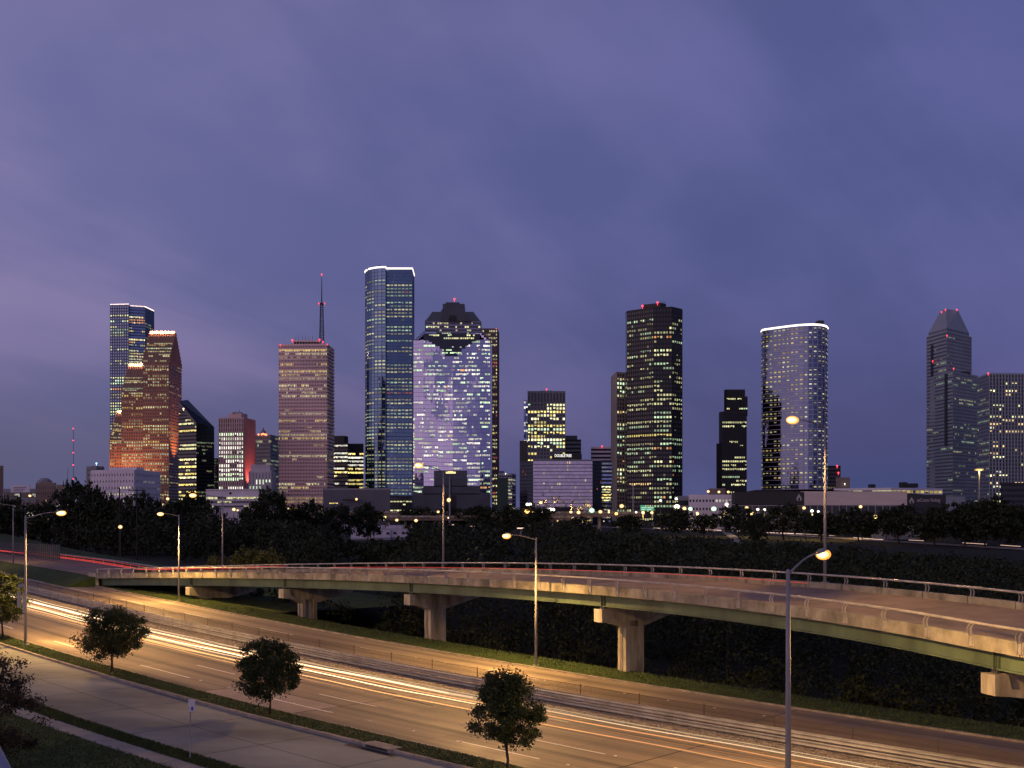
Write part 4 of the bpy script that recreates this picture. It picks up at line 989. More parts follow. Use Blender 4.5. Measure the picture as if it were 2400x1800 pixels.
# --- far radio mast
d = 2600; ma = empty('radio_mast', C(172, d) + (GZ,)); tag(ma, 'thin guyed radio mast with red lamps over the far left roofs', 'mast')
mb = MB(); zt = Zy(1003, d) - GZ; mb.tube([(0, 0, 0), (0, 0, zt)], .55, 4)
mb.build('pole', M_dkmetal, ma)
for y in (1004.5, 1032.5, 1061, 1090, 1122.5): mb = MB(); mb.ball((0, -1, Zy(y, d) - GZ), 2.2, 2.2, 1.5, n=8, m=5); mb.build('beacon_light', M_red_l, ma)
ma2 = empty('radio_mast', C(159, d) + (GZ,)); tag(ma2, 'short plain mast just left of the red lamped radio mast', 'mast'); mb = MB(); mb.tube([(0, 0, 0), (0, 0, Zy(1097, d) - GZ)], .5, 4); mb.build('pole', M_dkmetal, ma2)

# --- travertine tower with antenna
d0 = 1050; T = Tower('office_tower', 'pinkish stone gridded tower with tall red tipped antenna, left of centre', 'skyscraper', C(766, d0), W_trav, 40, G_dark)
zt = Zy(808.5, d0); nf = 50
rows = {48: (0, 1, YE, 1.3), 47: (0, .08, OR, .8)}
for f in range(26, 37): rows[f] = None
pal = [(FL, 4), (YE, 3), (GR, .6)]
T.poly([C(653.5, 1052), C(766.5, d0), C(782, 1083)], GZ, zt, [
    dict(nf=nf, nb=32, kind='grid', wf=.55, hf=.58, p=.8, lit=dict(p=.42, q=.75, qi=.06, pal=pal, b=(.25, .85), sw=.22, rows={48: (0, 1, YE, 1.1)})),
    dict(nf=nf, nb=16, kind='ribbon', hf=.42, p=.8, lit=dict(p=.3, q=.4, pal=[(YE, 1)], b=(.05, .2)))])
r2 = random.Random(5)
T.mass([C(686, 1056), C(748, 1056), C(752, 1070), C(690, 1078)], zt, Zy(797.5, 1056), mb=T.plant)
mb = MB()
for i in range(9): mb.box(X(689 + i * 6.7, 1055.9), X(694 + i * 6.7, 1055.9), 1055.4, 1055.9, Zy(807, 1056), Zy(801, 1056))
T.part('louvre', mb, W_black)
mb = MB(); ax, ad = X(754, 1064), 1064
def zz_(y): return Zy(y, ad)
for (sx, sy) in ((-1, -1), (1, -1), (1, 1), (-1, 1)): mb.tube([(ax + 2.0 * sx, ad + 2.0 * sy, zz_(806)), (ax + 1.2 * sx, ad + 1.2 * sy, zz_(712))], .28, 4)
k = 0; y = 806
while y > 714:
    w = 2.0 - .8 * (806 - y) / 94; z0, z1_ = zz_(y), zz_(y - 5)
    for (a, b) in (((-1, -1), (1, -1)), ((1, -1), (1, 1)), ((1, 1), (-1, 1)), ((-1, 1), (-1, -1))):
        mb.tube([(ax + a[0] * w, ad + a[1] * w, z0), (ax + b[0] * w, ad + b[1] * w, z1_)], .14, 3); mb.tube([(ax + a[0] * w * 1.25, ad + a[1] * w * 1.25, z1_), (ax + b[0] * w * 1.25, ad + b[1] * w * 1.25, z1_)], .22, 3)
    y -= 5
mb.box(ax - 2.6, ax + 2.6, ad - 2.6, ad + 2.6, zz_(713), zz_(711)); mb.tube([(ax, ad, zz_(711)), (ax, ad, zz_(683)), (ax, ad, zz_(644))], [.7, .5, .22], 6)
T.part('antenna', mb, M_dkmetal)
mb = MB()
for (px) in (693, 700, 709, 716, 724, 733, 741): mb.tube([(X(px, 1058), 1058, Zy(798, 1058)), (X(px, 1058), 1058, Zy(798 - 4 - 7 * r2.random(), 1058))], .16, 4)
T.part('aerial', mb, M_dkmetal)
for (px, y, d, r) in ((754, 643, 1063, 1.1), (747.5, 711, 1060, 1.0), (760.5, 711, 1060, 1.0), (685, 797, 1054, 1.3), (749, 796, 1054, 1.3), (757, 801, 1055, 1.1), (657, 808, 1049, 1.0), (767, 807, 1049, .7)): T.beacon(px, y, d, r)
T.done(roofm=W_trav)
# columns at its foot
cl = MB()
for i in range(24): cl.box(X(664 + i * 3.1, 1049), X(665 + i * 3.1, 1049), 1047, 1049, GZ, Zy(1186, 1049))
T.part('colonnade', cl, W_trav, 'stuff')

# --- dark stepped office right of it, with white lit rows
d0 = 1200; T = Tower('office_block', 'two part dark office block with white lit rows, right of the travertine tower', 'building', C(815, d0), W_dark, 41, G_dark)
lw = dict(p=.62, q=.88, qi=.05, pal=[(WH, 4), (YE, 2)], b=(.9, 2.0), sw=.2, w=.8, h=.45)
T.poly([C(776, 1206), C(815, d0), C(817, 1212)], GZ, Zy(1040, d0), [dict(nf=20, nb=16, kind='fins', wf=.8, hf=.55, p=.3, lit=lw), None])
T.poly([C(816, 1212), C(852, 1212)], GZ, Zy(1042, 1212), [dict(nf=20, nb=15, kind='fins', wf=.8, hf=.55, p=.3, lit=lw)])
T.mass([C(776, 1208), C(807, 1203), C(816, 1215), C(785, 1230)], Zy(1040, d0), Zy(1021.5, 1205), mb=T.plant); T.done()

# --- blue glass tower, the tallest at centre
d0 = 1200; T = Tower('glass_tower', 'tallest dark blue glass tower with curved left half and bright white roof line', 'skyscraper', C(905, d0), W_mull, 42, G_blue)
zt = Zy(630.5, d0)
xa, xb = X(850, d0), X(904, d0 - 4); curve = []
N_ = 9; Rr = xb - xa
for k in range(N_ + 1):
    th = math.pi - (math.pi / 2) * k / N_      # quarter round from the left tangent to the front
    curve.append(Vector((xb + Rr * math.cos(th), d0 + Rr - 4 - Rr * math.sin(th) * 1.0)))
lw = dict(p=.5, q=.85, qi=.12, pal=[(FL, 4), (GR, 3), (RE, .25)], b=(.15, .62), w=.66, h=.38, ftop=3)
poly = curve + [Vector(C(905.6, d0 + 3)), Vector(C(966.5, d0 + 3)), Vector(C(970.8, d0 + 40)), Vector(C(966, d0 + 75)), Vector(C(880, d0 + 75))]
T.mass(poly, GZ, zt); T.mass([p + Vector((0, .3)) for p in poly], zt, zt + .9, mb=T.roof)
seed_rows = T.r
for k in range(N_):
    T.r = random.Random(99 + k // 3); T.face(curve[k], curve[k + 1], GZ, zt, nf=72, nb=1 if k < 3 else 1, kind='curtain', wf=.9, hf=.86, p=.18, lit=lw)
T.r = random.Random(77)
T.face(poly[N_ + 1], poly[N_ + 2], GZ, zt, nf=72, nb=7, kind='ribbon', hf=.86, p=.18, lit=dict(lw, p=.6, q=.95, qi=.2, w=.7, sw=.2))
T.face(poly[N_ + 1], poly[N_ + 2], GZ, zt, nf=6, nb=28, kind='fins', wf=.9, hf=.98, p=.2)
T.face(poly[N_ + 2], poly[N_ + 3], GZ, zt, nf=72, nb=4, kind='curtain', wf=.9, hf=.86, p=.18)
mb = MB(); mb.tube([(p.x, p.y - .8, zt + 1.0) for p in curve[0:4]], .95, 6); mb.tube([(p.x, p.y - .8, zt + 1.2) for p in curve[4:]] , .95, 6)
mb.tube([(p.x, p.y - .8, zt + 1.2) for p in (poly[N_], poly[N_ + 1], poly[N_ + 2], poly[N_ + 3])], .95, 6); T.part('crown_light', mb, M_crown)
mb = MB(); mb.box(X(876, 1225), X(952, 1225), 1225, 1245, zt, zt + 3)
for (px, hgt) in ((875, 5), (889, 9), (905, 5), (912, 6), (922, 5), (930, 7), (938, 5), (947, 6)): mb.tube([(X(px, 1224), 1224, zt), (X(px, 1224), 1224, zt + hgt)], .3, 4)
mb.ball((X(889, 1224), 1224, zt + 9), 1.6, 1.6, .8, n=8, m=5); T.part('roof_plant', mb, M_dkmetal); T.done(wallname='mullion', roofm=W_mull)
T = small('office_block', 'low dark box with yellowish lit rows at the foot of the blue glass tower', 914, 966, 1165, 1080, W_dark, 8, 7, dict(p=.6, q=.8, pal=[(FL, 1)], b=(.5, 1.1), w=.8, h=.4), 'ribbon', 43); T.done()

# --- mirrored tower with the stepped crown
d0 = 1000; T = Tower('mirror_tower', 'broad mirrored tower with dark stepped crown and stone doorway, reflecting the pink sky', 'skyscraper', C(1060, d0), W_mmull, 44, G_mirror)
def z_(y): return Zy(y, d0)
lw = dict(p=.62, q=.62, qi=.15, pal=[(WH, 5), (GR, 4), (OR, .25)], b=(.7, 1.9), w=.86, h=.42, sw=.45)
segs = [(969, 993, .9), (993, 1027, 0), (1027, 1061, 0.35), (1061, 1094, -.35), (1094, 1125, 0), (1125, 1148.5, .9)]
ptsx = [969, 993, 1027, 1061, 1094, 1125, 1148.5]; dd_ = [1003, 1000.5, 1000, 999.3, 999.6, 1000, 1001.5]
pp = [Vector(C(a, b)) for a, b in zip(ptsx, dd_)]
tops = [798, 770, 770, 770, 770, 783]
back = [Vector(C(1153, 1045)), Vector(C(972, 1045))]
T.mass(pp + back, GZ, z_(796))
nb_ = [6, 9, 9, 9, 8, 6]
for i in range(6):
    T.r = random.Random(210 + (i + 1) // 2 * 7); z1 = z_(796)
    yb = 1157 if i in (0, 5) else 1139 if i in (1, 4) else 1103
    nfl = round((z1 - z_(yb)) / 3.95)
    T.face(pp[i], pp[i + 1], z_(yb), z1, nf=nfl, nb=nb_[i], kind='curtain', wf=.90, hf=.90, p=.14, lit=dict(lw, p=.72 if i in (2, 3, 5) else .6, b=(.45, 1.5)))
    T.face(pp[i], pp[i + 1], z_(yb), z1, nf=nfl * 2, nb=nb_[i] * 2, kind='curtain', wf=.96, hf=.97, p=.10)
# side strips rise in small steps, mirror glass to the shoulder
stp = MB(); drk = MB()
for k in range(6):
    x0 = 971 + k * 4.3; y1 = 799 - (k + 1) * 3.8
    drk.box(X(x0, 1004), X(x0 + 34, 1004), 1004, 1030, z_(797), z_(y1 - 1.5)); stp.box(X(x0 + 1.5, 1001), X(x0 + 30, 1001), 1001.2, 1004, z_(797), z_(y1 + 1))
for k in range(4):
    x1 = 1150 - k * 5.5; y1 = 792 - k * 5.2
    drk.box(X(x1 - 30, 1003), X(x1, 1003), 1003, 1035, z_(797), z_(y1)); stp.box(X(x1 - 30, 1001), X(x1 - 5, 1001), 1000.5, 1003, z_(797), z_(y1 + 4))
# dark stepped crown
def tier(x0, x1, y0, y1, ya=1006, yb=1034): drk.box(X(x0, ya), X(x1, ya), ya, yb, z_(y0), z_(y1))
tier(996, 1129, 797, 768); tier(996, 1128, 768, 751)
ls = [996, 999, 1001.5, 1004, 1006, 1008, 1010, 1012]; rs_ = [1126, 1123.5, 1121.5, 1119, 1117, 1114.5, 1112.5, 1110.4]
for k in range(8): tier(ls[k], rs_[k], 751 - k * 3 + .3, 751 - (k + 1) * 3, 1006 + .3 * k, 1034 - .3 * k)
for k in range(5): tier(1033 + k * 1.5, 1090 - k * .2, 727 - k * 2.4 + .2, 727 - (k + 1) * 2.4, 1009, 1030)
tier(1037.6, 1089, 715.2, 706.6, 1011, 1030); tier(1044.6, 1077, 706.8, 703, 1011, 1026)
T.part('crown', drk, G_grey)
cf = MB()
for k in range(17):       # louvred stone headpiece, widening downward
    y = 707 + k * 2.6; wd = 14 + k * 1.35; c = 1060 + k * .5
    cf.box(X(c - wd - 1, 1004), X(c + wd + 1, 1004), 1004.2 - k * .12, 1011, z_(y + 2.1), z_(y))
T.part('louvred_headpiece', cf, W_granite, 'stuff')
cf = MB()
for (x0, x1, y0, y1) in ((1054, 1066, 739, 745), (1051, 1069, 745, 749)): cf.box(X(x0, 1001), X(x1, 1001), 1001.2, 1003, z_(y1), z_(y0))
T.part('headpiece_opening', cf, W_black)
T.part('mirror_shoulder', stp, G_mirror)
# V of dark glass stepping down into the mirror face
vd = MB()
vs = [(993, 1125, 783, 797), (1004, 1115, 797, 801), (1012, 1106, 801, 806), (1020, 1098, 806, 811), (1030, 1090, 811, 817), (1036, 1082, 817, 823), (1040, 1078, 823, 829), (1043, 1072, 829, 835)]
for i, (x0, x1, y0, y1) in enumerate(vs): vd.box(X(x0, 998.4), X(x1, 998.4), 998.4, 999.2 if i else 1005, z_(y1), z_(y0))
T.part('dark_panel', vd, G_black)
for k, (y0, y1, xa_, xb_, n_) in enumerate(((751, 768, 998, 1126, 24), (768, 783, 998, 1126, 24))):
    T.r = random.Random(60 + k); T.face(Vector(C(xa_, 1005.9)), Vector(C(xb_, 1005.9)), z_(y1), z_(y0), nf=2, nb=n_, kind='ribbon', hf=.6, p=.12, lit=dict(p=.9, q=.5, qi=.3, pal=[(FL, 3), (GR, 3), (AM, .4)], b=(.5, 1.3), w=.75, h=.45, sw=.6))
T.r = random.Random(66); T.face(Vector(C(1005, 998.3)), Vector(C(1113, 998.3)), z_(797), z_(783), nf=2, nb=22, kind='blank', lit=dict(p=1, q=.6, qi=.3, pal=[(FL, 1), (GR, 2)], b=(.5, 1.2), w=.75, h=.5, sw=.5))
T.r = random.Random(67); T.face(Vector(C(1036, 998.3)), Vector(C(1082, 998.3)), z_(831), z_(811), nf=3, nb=10, kind='blank', lit=dict(p=1, q=.6, qi=.3, pal=[(WH, 1), (GR, 2)], b=(.6, 1.4), w=.8, h=.45, sw=.5))
# stone portal: stepped, banded
st = MB()
for (x0, x1, y0, y1) in ((969, 1149, 1157, 1230), (992, 1126, 1139, 1157), (1017, 1095, 1121, 1139)):
    y = y0
    while y < min(y1, 1225):
        st.box(X(x0, 997.5), X(x1, 997.5), 997.5, 1003.5, z_(y + 2.4), z_(y)); st.box(X(x0, 997.5), X(x1, 997.5), 997.8, 1003.5, z_(y + 2.9), z_(y + 2.4)); y += 2.9
T.part('stone_portal', st, W_granite, 'stuff')
mb = MB(); mb.box(X(1017, 997.6), X(1095, 997.6), 997.6, 1003, z_(1121), z_(1103)); T.part('dark_lobby', mb, G_black)
mb = MB(); mb.box(X(1045, 997.4), X(1068, 997.4), 997.3, 997.6, z_(1110), z_(1106)); mb.box(X(1050, 997.4), X(1062, 997.4), 997.3, 997.6, z_(1106), z_(1104.8)); T.part('lit_lobby_window', mb, emit('lobby_glow', (1, .78, .3), 1.5))
T.r = random.Random(3); T.face(Vector(C(1018, 997.5)), Vector(C(1094, 997.5)), z_(1111), z_(1105), nf=1, nb=20, kind='blank', lit=dict(p=1, q=.35, pal=[(FL, 1)], b=(.3, .8), w=.8, h=.6))
mb = MB(); mb.box(X(1044, 996.6), X(1068, 996.6), 996.6, 997.6, z_(1225), z_(1161)); mb.box(X(1053, 996.6), X(1057, 996.6), 996.8, 997.6, z_(1161), z_(1121)); T.part('portal_recess', mb, W_black)
mb = MB()
for k in range(26): mb.box(X(969, 1002), X(970, 1002), 1001.4, 1002.4, z_(985 + k * 6.6), z_(981 + k * 6.6)) if k % 3 != 1 else None
T.part('edge_light', mb, emit('edge_glow', (1, .85, .5), 1.3), 'stuff')
T.beacon(1065, 701, 1012, 1.5); T.done(wallname='mullion')
# --- brown gridded tower peeping out behind
d0 = 1250; T = Tower('office_tower', 'narrow brown gridded tower peeping out right of the mirrored tower', 'skyscraper', C(1150, d0), W_brown, 45, G_dark)
T.poly([C(1100, d0), C(1165.5, d0), C(1169, 1275)], GZ, Zy(772, d0), [dict(nf=54, nb=17, kind='grid', wf=.5, hf=.5, p=.6, lit=dict(p=.7, q=.7, qi=.3, pal=[(FL, 4), (YE, 2), (RE, .4)], b=(.4, 1.1), f0=4)), dict(nf=54, nb=6, kind='grid', wf=.5, hf=.5, p=.6, lit=dict(p=.5, q=.5, pal=[(RE, 1), (AM, 1)], b=(.2, .6), f0=4))])
T.beacon(1163, 770, 1249, .7); T.done()
T = small('parking_block', 'small windowless green block right of the mirrored tower foot', 1165, 1191, 1123, 880, W_green, 3, 3, None, 'blank', 46, gl=W_green); T.done()
T = small('office_block', 'white banded office block behind the windowless green block', 1168, 1200, 1112, 1120, W_white, 13, 9, dict(p=.7, q=.6, qi=.3, pal=[(FL, 3), (GR, 1)], b=(.3, .9), w=.8, h=.4), 'ribbon', 47, x2=1209)
mb = MB(); mb.prism([C(1168, 1130), C(1182, 1130), C(1182, 1145), C(1168, 1145)], Zy(1112, 1120) + 1.2, Zy(1103, 1120)); T.part('roof_plant', mb, W_grey); T.beacon(1185, 1110, 1116, .9, M_white_l, 'roof_lamp'); T.done()

# --- central grid tower
d0 = 1100; T = Tower('office_tower', 'square grey gridded tower with big bright yellow windows, right of centre', 'building', C(1280, d0), W_grey, 48, G_dark)
zt = Zy(919, d0); nf = 20
T.poly([C(1236.5, d0), C(1325, d0)], Zy(1092, d0), zt - 12, [dict(nf=nf - 2, nb=12, kind='grid', wf=.62, hf=.62, p=.9, lit=dict(p=.66, q=.85, qi=.35, pal=[(YE, 3), (FL, 4), (GR, .7)], b=(.8, 1.9), sw=.5))], roof=False)
T.poly([C(1236.5, d0), C(1325, d0)], zt - 12, zt, [dict(nf=1, nb=12, kind='fins', wf=.62, hf=.78, p=.9)]); T.mass([C(1236.5, d0 + 2), C(1325, d0 + 2), C(1325, d0 + 30), C(1236.5, d0 + 30)], GZ, Zy(1092, d0))
T.mass([C(1266, 1110), C(1295, 1110), C(1295, 1125), C(1266, 1125)], zt, Zy(915.5, 1110), mb=T.plant); T.beacon(1281, 912, 1108, 1.2); T.done()
T = small('office_tower', 'thin pale blue glass strip of a tower left of the bright yellow windowed tower', 1227.5, 1237.5, 940, 1180, W_silver, 46, 2, dict(p=.15, q=.8, pal=[(WH, 1)], b=(.8, 1.6), w=.7, h=.8), 'ribbon', 49, hf=.9, gl=G_navy); T.done()
T = small('office_block', 'dark stepped office block with louvred top right of the yellow windowed tower', 1322, 1362, 1032.5, 1160, W_black, 20, 10, dict(p=.1, q=.1, pal=[(FL, 1)], b=(.1, .2)), 'ribbon', 50, gl=G_black)
T.mass([C(1325, 1165), C(1353, 1165), C(1353, 1185), C(1325, 1185)], Zy(1032.5, 1160), Zy(1021, 1165)); T.face(C(1325, 1165), C(1353, 1165), Zy(1032, 1160), Zy(1021, 1165), nf=1, nb=10, kind='fins', wf=.5, hf=.8, p=.5); T.done()

# --- mirrored hotel
d0 = 800; T = Tower('hotel', 'low wide hotel of mirrored glass with dark wings and glowing roof sign', 'hotel', C(1318, d0), W_black, 51, G_hotel)
zt = Zy(1080, d0); zb = Zy(1190, d0)
T.poly([C(1249.5, d0), C(1388.5, d0)], GZ, zt, [dict(nf=18, nb=30, kind='ribbon', hf=.84, p=.25, lit=dict(p=1, q=.05, qi=.04, pal=[(AM, 3), (FL, 2), (OR, 1)], b=(.35, 1.0), sw=.9, w=.5, h=.6))], roof=False)
T.face(C(1249.5, d0), C(1388.5, d0), GZ, zt, nf=1, nb=60, kind='fins', wf=.86, hf=.99, p=.12)
T.r = random.Random(8); T.face(C(1285, d0 - .1), C(1388, d0 - .1), GZ + 2, zb + 1.5, nf=5, nb=46, kind='blank', lit=dict(p=1, q=.32, pal=[(YE, 2), (WH, 2), (OR, 1)], b=(.4, 1.5), w=.5, h=.4, sw=.9))
mb = MB(); mb.box(X(1249, d0), X(1389, d0), d0 - .8, d0 + 34, zt, zt + .9); T.part('roof', mb, W_grey)
wg = MB(); wg.prism([C(1218, d0 + 14), C(1236, d0 + 8), C(1250, d0 + .5), C(1262, d0 + 30), C(1222, d0 + 40)], GZ, Zy(1080, d0)); T.part('dark_wing', wg, G_black)
wg = MB(); wg.prism([C(1388, d0 + .5), C(1410.5, d0 + 6), C(1410.5, d0 + 36), C(1388, d0 + 36)], GZ, Zy(1081, d0)); T.part('dark_wing', wg, G_black)
wl = MB(); wl.prism([C(1218, d0 + 20), C(1235.5, d0 + 16), C(1235.5, d0 + 38), C(1218, d0 + 40)], Zy(1080.2, d0), Zy(1032.5, d0 + 16)); T.part('lift_tower', wl, W_black)
T.r = random.Random(21); T.face(C(1219, d0 + 13.4), C(1236, d0 + 7.6), GZ, Zy(1082, d0), nf=17, nb=6, kind='ribbon', hf=.8, p=.15, lit=dict(p=1, q=.05, pal=[(RE, 1)], b=(.1, .3), sw=1)); T.face(C(1236, d0 + 7.6), C(1249, d0 + .6), GZ, Zy(1082, d0), nf=17, nb=4, kind='ribbon', hf=.8, p=.15)
T.face(C(1389, d0 + .4), C(1410, d0 + 5.6), GZ, Zy(1082, d0), nf=17, nb=7, kind='ribbon', hf=.8, p=.15, lit=dict(p=1, q=.08, pal=[(RE, 2), (AM, 1)], b=(.1, .5), sw=1))
mb = MB(); mb.box(X(1295, d0), X(1364, d0), d0 + 2, d0 + 16, zt + .9, Zy(1063.5, d0)); sg = T.part('sign_box', mb, W_black)
def text3d(name, txt, w, h, loc_, mat, parent, ext=.08, rot=(R(90), 0, 0)):
    cu = bpy.data.curves.new(name, 'FONT'); cu.body = txt; cu.size = 1; cu.extrude = ext; cu.align_x = 'CENTER'; cu.align_y = 'CENTER'
    o = bpy.data.objects.new(name, cu); COL.objects.link(o); bpy.context.view_layer.update()
    dx, dy = o.dimensions.x, o.dimensions.y; o.scale = (w / dx, h / dy, 1); o.rotation_euler = rot; o.location = loc_; o.parent = parent; cu.materials.append(mat)
    dg = bpy.context.evaluated_depsgraph_get(); me = bpy.data.meshes.new_from_object(o.evaluated_get(dg)); o2 = link(name, me, parent); o2.scale = o.scale; o2.rotation_euler = rot; o2.location = loc_; bpy.data.objects.remove(o); o2.name = name; return o2
text3d('sign_lettering', 'DOUBLETREE', X(1339.5, d0) - X(1300, d0), 2.1, Vector((X(1320, d0), d0 + 1.7, Zy(1068, d0))) - T.o, emit('sign_glow', (1, .97, .88), 1.5), T.root, .15)
mb = MB(); mb.box(X(1298, 792), X(1338, 792), 790, 798, GZ, Zy(1189, 792)); T.part('entrance_canopy', mb, W_black); T.done(wallname='floor_band', corename='mirror_glazing')
T = small('office_block', 'white banded tower with red roof lamp right of the hotel', 1385, 1432, 1049.5, 1250, W_white, 18, 12, dict(p=.5, q=.7, qi=.2, pal=[(FL, 2), (WH, 2)], b=(.5, 1.3), w=.8, h=.4, ftop=3), 'ribbon', 52); T.beacon(1411, 1046, 1246, 1.4); T.done()
T = small('parking_block', 'dark block with stacked glowing parking levels right of the hotel', 1409, 1434, 1082, 900, W_dark, 16, 4, dict(p=.2, q=.4, qi=.1, pal=[(WH, 1)], b=(.1, .6), w=.8, h=.3), 'ribbon', 53, gl=G_navy)
T.r = random.Random(4); T.face(C(1408, 899), C(1431, 899), Zy(1176, 899), Zy(1138, 899), nf=6, nb=6, kind='ribbon', hf=.55, p=.4, lit=dict(p=1, q=.95, pal=[(FL, 2), (YE, 2)], b=(.9, 1.7), w=.96, h=.5)); T.done()

# --- concrete tower beside the black octagon
d0 = 1050; T = Tower('office_tower', 'slim pale concrete tower with blank side tucked against the black tower', 'skyscraper', C(1445, d0), W_tan, 54, G_dark)
T.poly([C(1433, 1085), C(1445, d0), C(1470, d0 + 8)], GZ, Zy(874, d0), [None, dict(nf=36, nb=4, kind='grid', wf=.62, hf=.55, p=.6, lit=dict(p=.55, q=.8, qi=.2, pal=[(FL, 4), (GR, 3), (OR, .6)], b=(.6, 1.4)))])
mb = MB(); a = Vector(C(1433, 1085)); b = Vector(C(1445, d0)); n_ = Vector((b - a)); n_ = Vector((n_.y, -n_.x)).normalized() * .6
mb.prism([(v.x, v.y) for v in (a, a + n_, b + n_, b)], GZ, Zy(874, d0)); T.part('side_wall', mb, W_tan); T.done()
d0 = 1000; T = Tower('black_tower', 'tall black many sided tower with scattered small lit windows and red roof lamps', 'skyscraper', C(1534, d0), W_black, 55, G_dark)
zt = Zy(721.5, d0); pts = [C(1466, 1032), C(1469.5, 1022), C(1532, 1002), C(1575, 1000), C(1599, 1012), C(1600, 1030)]
lw = dict(p=.62, q=.62, qi=.12, pal=[(FL, 4), (GR, 3), (OR, .3)], b=(.22, .85), w=.62, h=.45, sw=.4, ftop=2)
T.poly(pts, GZ, zt, [None, dict(nf=48, nb=12, kind='grid', wf=.66, hf=.52, p=.25, lit=dict(lw, rows={8: (.12, .95, AM, 1.2), 19: (0, 1, YE, .8)})), dict(nf=48, nb=6, kind='grid', wf=.66, hf=.52, p=.25, lit=dict(lw, rows={19: (0, 1, YE, .9)}, b=(.3, 1.1))), dict(nf=48, nb=5, kind='grid', wf=.6, hf=.52, p=.25, lit=dict(lw, b=(.2, .6))), None])
T.mass([C(1504, 1015), C(1548, 1005), C(1561, 1010), C(1561, 1035), C(1506, 1035)], zt, Zy(711, 1008), mb=T.plant)
T.beacon(1506, 717, 1010, 1.6); T.beacon(1541, 709, 1003, 1.6)
mb = MB()
for px in (1543, 1549, 1554, 1559): mb.tube([(X(px, 1010), 1010, Zy(711, 1010)), (X(px, 1010), 1010, Zy(705, 1010))], .2, 4)
T.part('aerial', mb, M_dkmetal); T.done()

# --- dark stepped tower
d0 = 1000; T = Tower('stepped_tower', 'slim black tower stepping up to the right, left of the white rimmed oval tower', 'skyscraper', C(1720, d0), W_black, 56, G_dark)
lw = dict(p=.4, q=.7, qi=.05, pal=[(FL, 5), (GR, 1)], b=(.5, 1.3), w=.75, h=.42)
T.poly([C(1679, 1012), C(1692, d0 + 2), C(1750, d0 + 2)], GZ, Zy(1038, d0), [None, None], roof=False)
T.poly([C(1685, 1010), C(1692.5, d0 + 1), C(1750, d0 + 1)], GZ, Zy(967, d0), [None, dict(nf=28, nb=14, kind='fins', wf=.7, hf=.5, p=.5, lit=lw)])
T.poly([C(1697, 1010), C(1703, d0 + 6), C(1746, d0 + 6)], Zy(968, d0), Zy(914, d0), [None, dict(nf=7, nb=12, kind='fins', wf=.7, hf=.5, p=.5, lit=dict(lw, f0=1, ftop=2, p=.5, rows={0: (.3, 1, FL, 1)}))])
T.poly([C(1738, d0 + 3), C(1752, d0 + 3)], Zy(968, d0), Zy(931, d0), [dict(nf=5, nb=3, kind='fins', wf=.7, hf=.5, p=.5, lit=lw)]); T.gl = W_black; T.done()

# --- oval glass tower with white rim
d0 = 1000; T = Tower('oval_tower', 'rounded glass tower with bright white rim and silver floor lines, right of centre', 'skyscraper', C(1862, d0), W_silver, 57, G_oval)
zt = Zy(764, d0)
outl = [(1784.6, 1040), (1785, 1033), (1787.5, 1028), (1793, 1025), (1812, 1018.5), (1832, 1012), (1852, 1006), (1872, 1001), (1884, 999), (1894, 998), (1905, 997.5), (1916, 998.5), (1926, 1001), (1933, 1005), (1938, 1011), (1940, 1020)]
cur = [Vector(C(a, b)) for a, b in outl]; T.mass(cur + [Vector(C(1938, 1034)), Vector(C(1900, 1046)), Vector(C(1800, 1052))], GZ, zt)
for k in range(len(cur) - 1):
    T.r = random.Random(300 + k); a, b = cur[k], cur[k + 1]; nb = max(1, round((b - a).length / 4.0))
    warm = k < 8
    T.face(a, b, GZ, zt, nf=42, nb=nb, kind='ribbon', hf=.87, p=.3, lit=dict(p=.6, q=.75, qi=.3, pal=[(YE, 3), (FL, 3), (AM, .6)] if warm else [(WH, 2), (FL, 2)], b=(.15, .62), w=.55, h=.30, sw=.6))
mb = MB(); mb.tube([(p.x * .9995, p.y - 1.0, zt + .9) for p in cur], .9, 6); T.part('crown_light', mb, M_crown)
fin = MB()
for k in (8, 9, 10, 11, 12, 13):
    p = cur[k]; fin.box(p.x - .22, p.x + .22, p.y - .6, p.y + .2, GZ, zt - 1)
T.part('vertical_fin', fin, W_silver)
mb = MB(); mb.box(X(1917, 1012), X(1931, 1012), 1012, 1022, zt, Zy(751, 1012)); T.part('roof_plant', mb, W_dark)
mb = MB(); mb.prism([(v.x, v.y + .5) for v in cur] + [C(1938, 1033), C(1900, 1045), C(1800, 1051)], zt, zt + .6); T.part('roof', mb, W_silver); T.done(wallname='floor_band')
T = small('office_block', 'small dark block with red roof lamps at the foot of the oval tower', 1938, 1970, 1094, 1150, W_dark, 14, 8, dict(p=.3, q=.3, pal=[(AM, 1)], b=(.1, .4)), 'ribbon', 58)
for (px, y) in ((1962, 1092), (1965, 1108)): T.beacon(px, y, 1148, 1.5)
T.done()
T = small('plant_house', 'small beige windowless block above the white parking garage', 1959, 1992, 1122, 940, W_beige, 2, 3, None, 'blank', 59, gl=W_beige); T.beacon(1980, 1134, 938, .8, M_white_l, 'wall_lamp'); T.done()

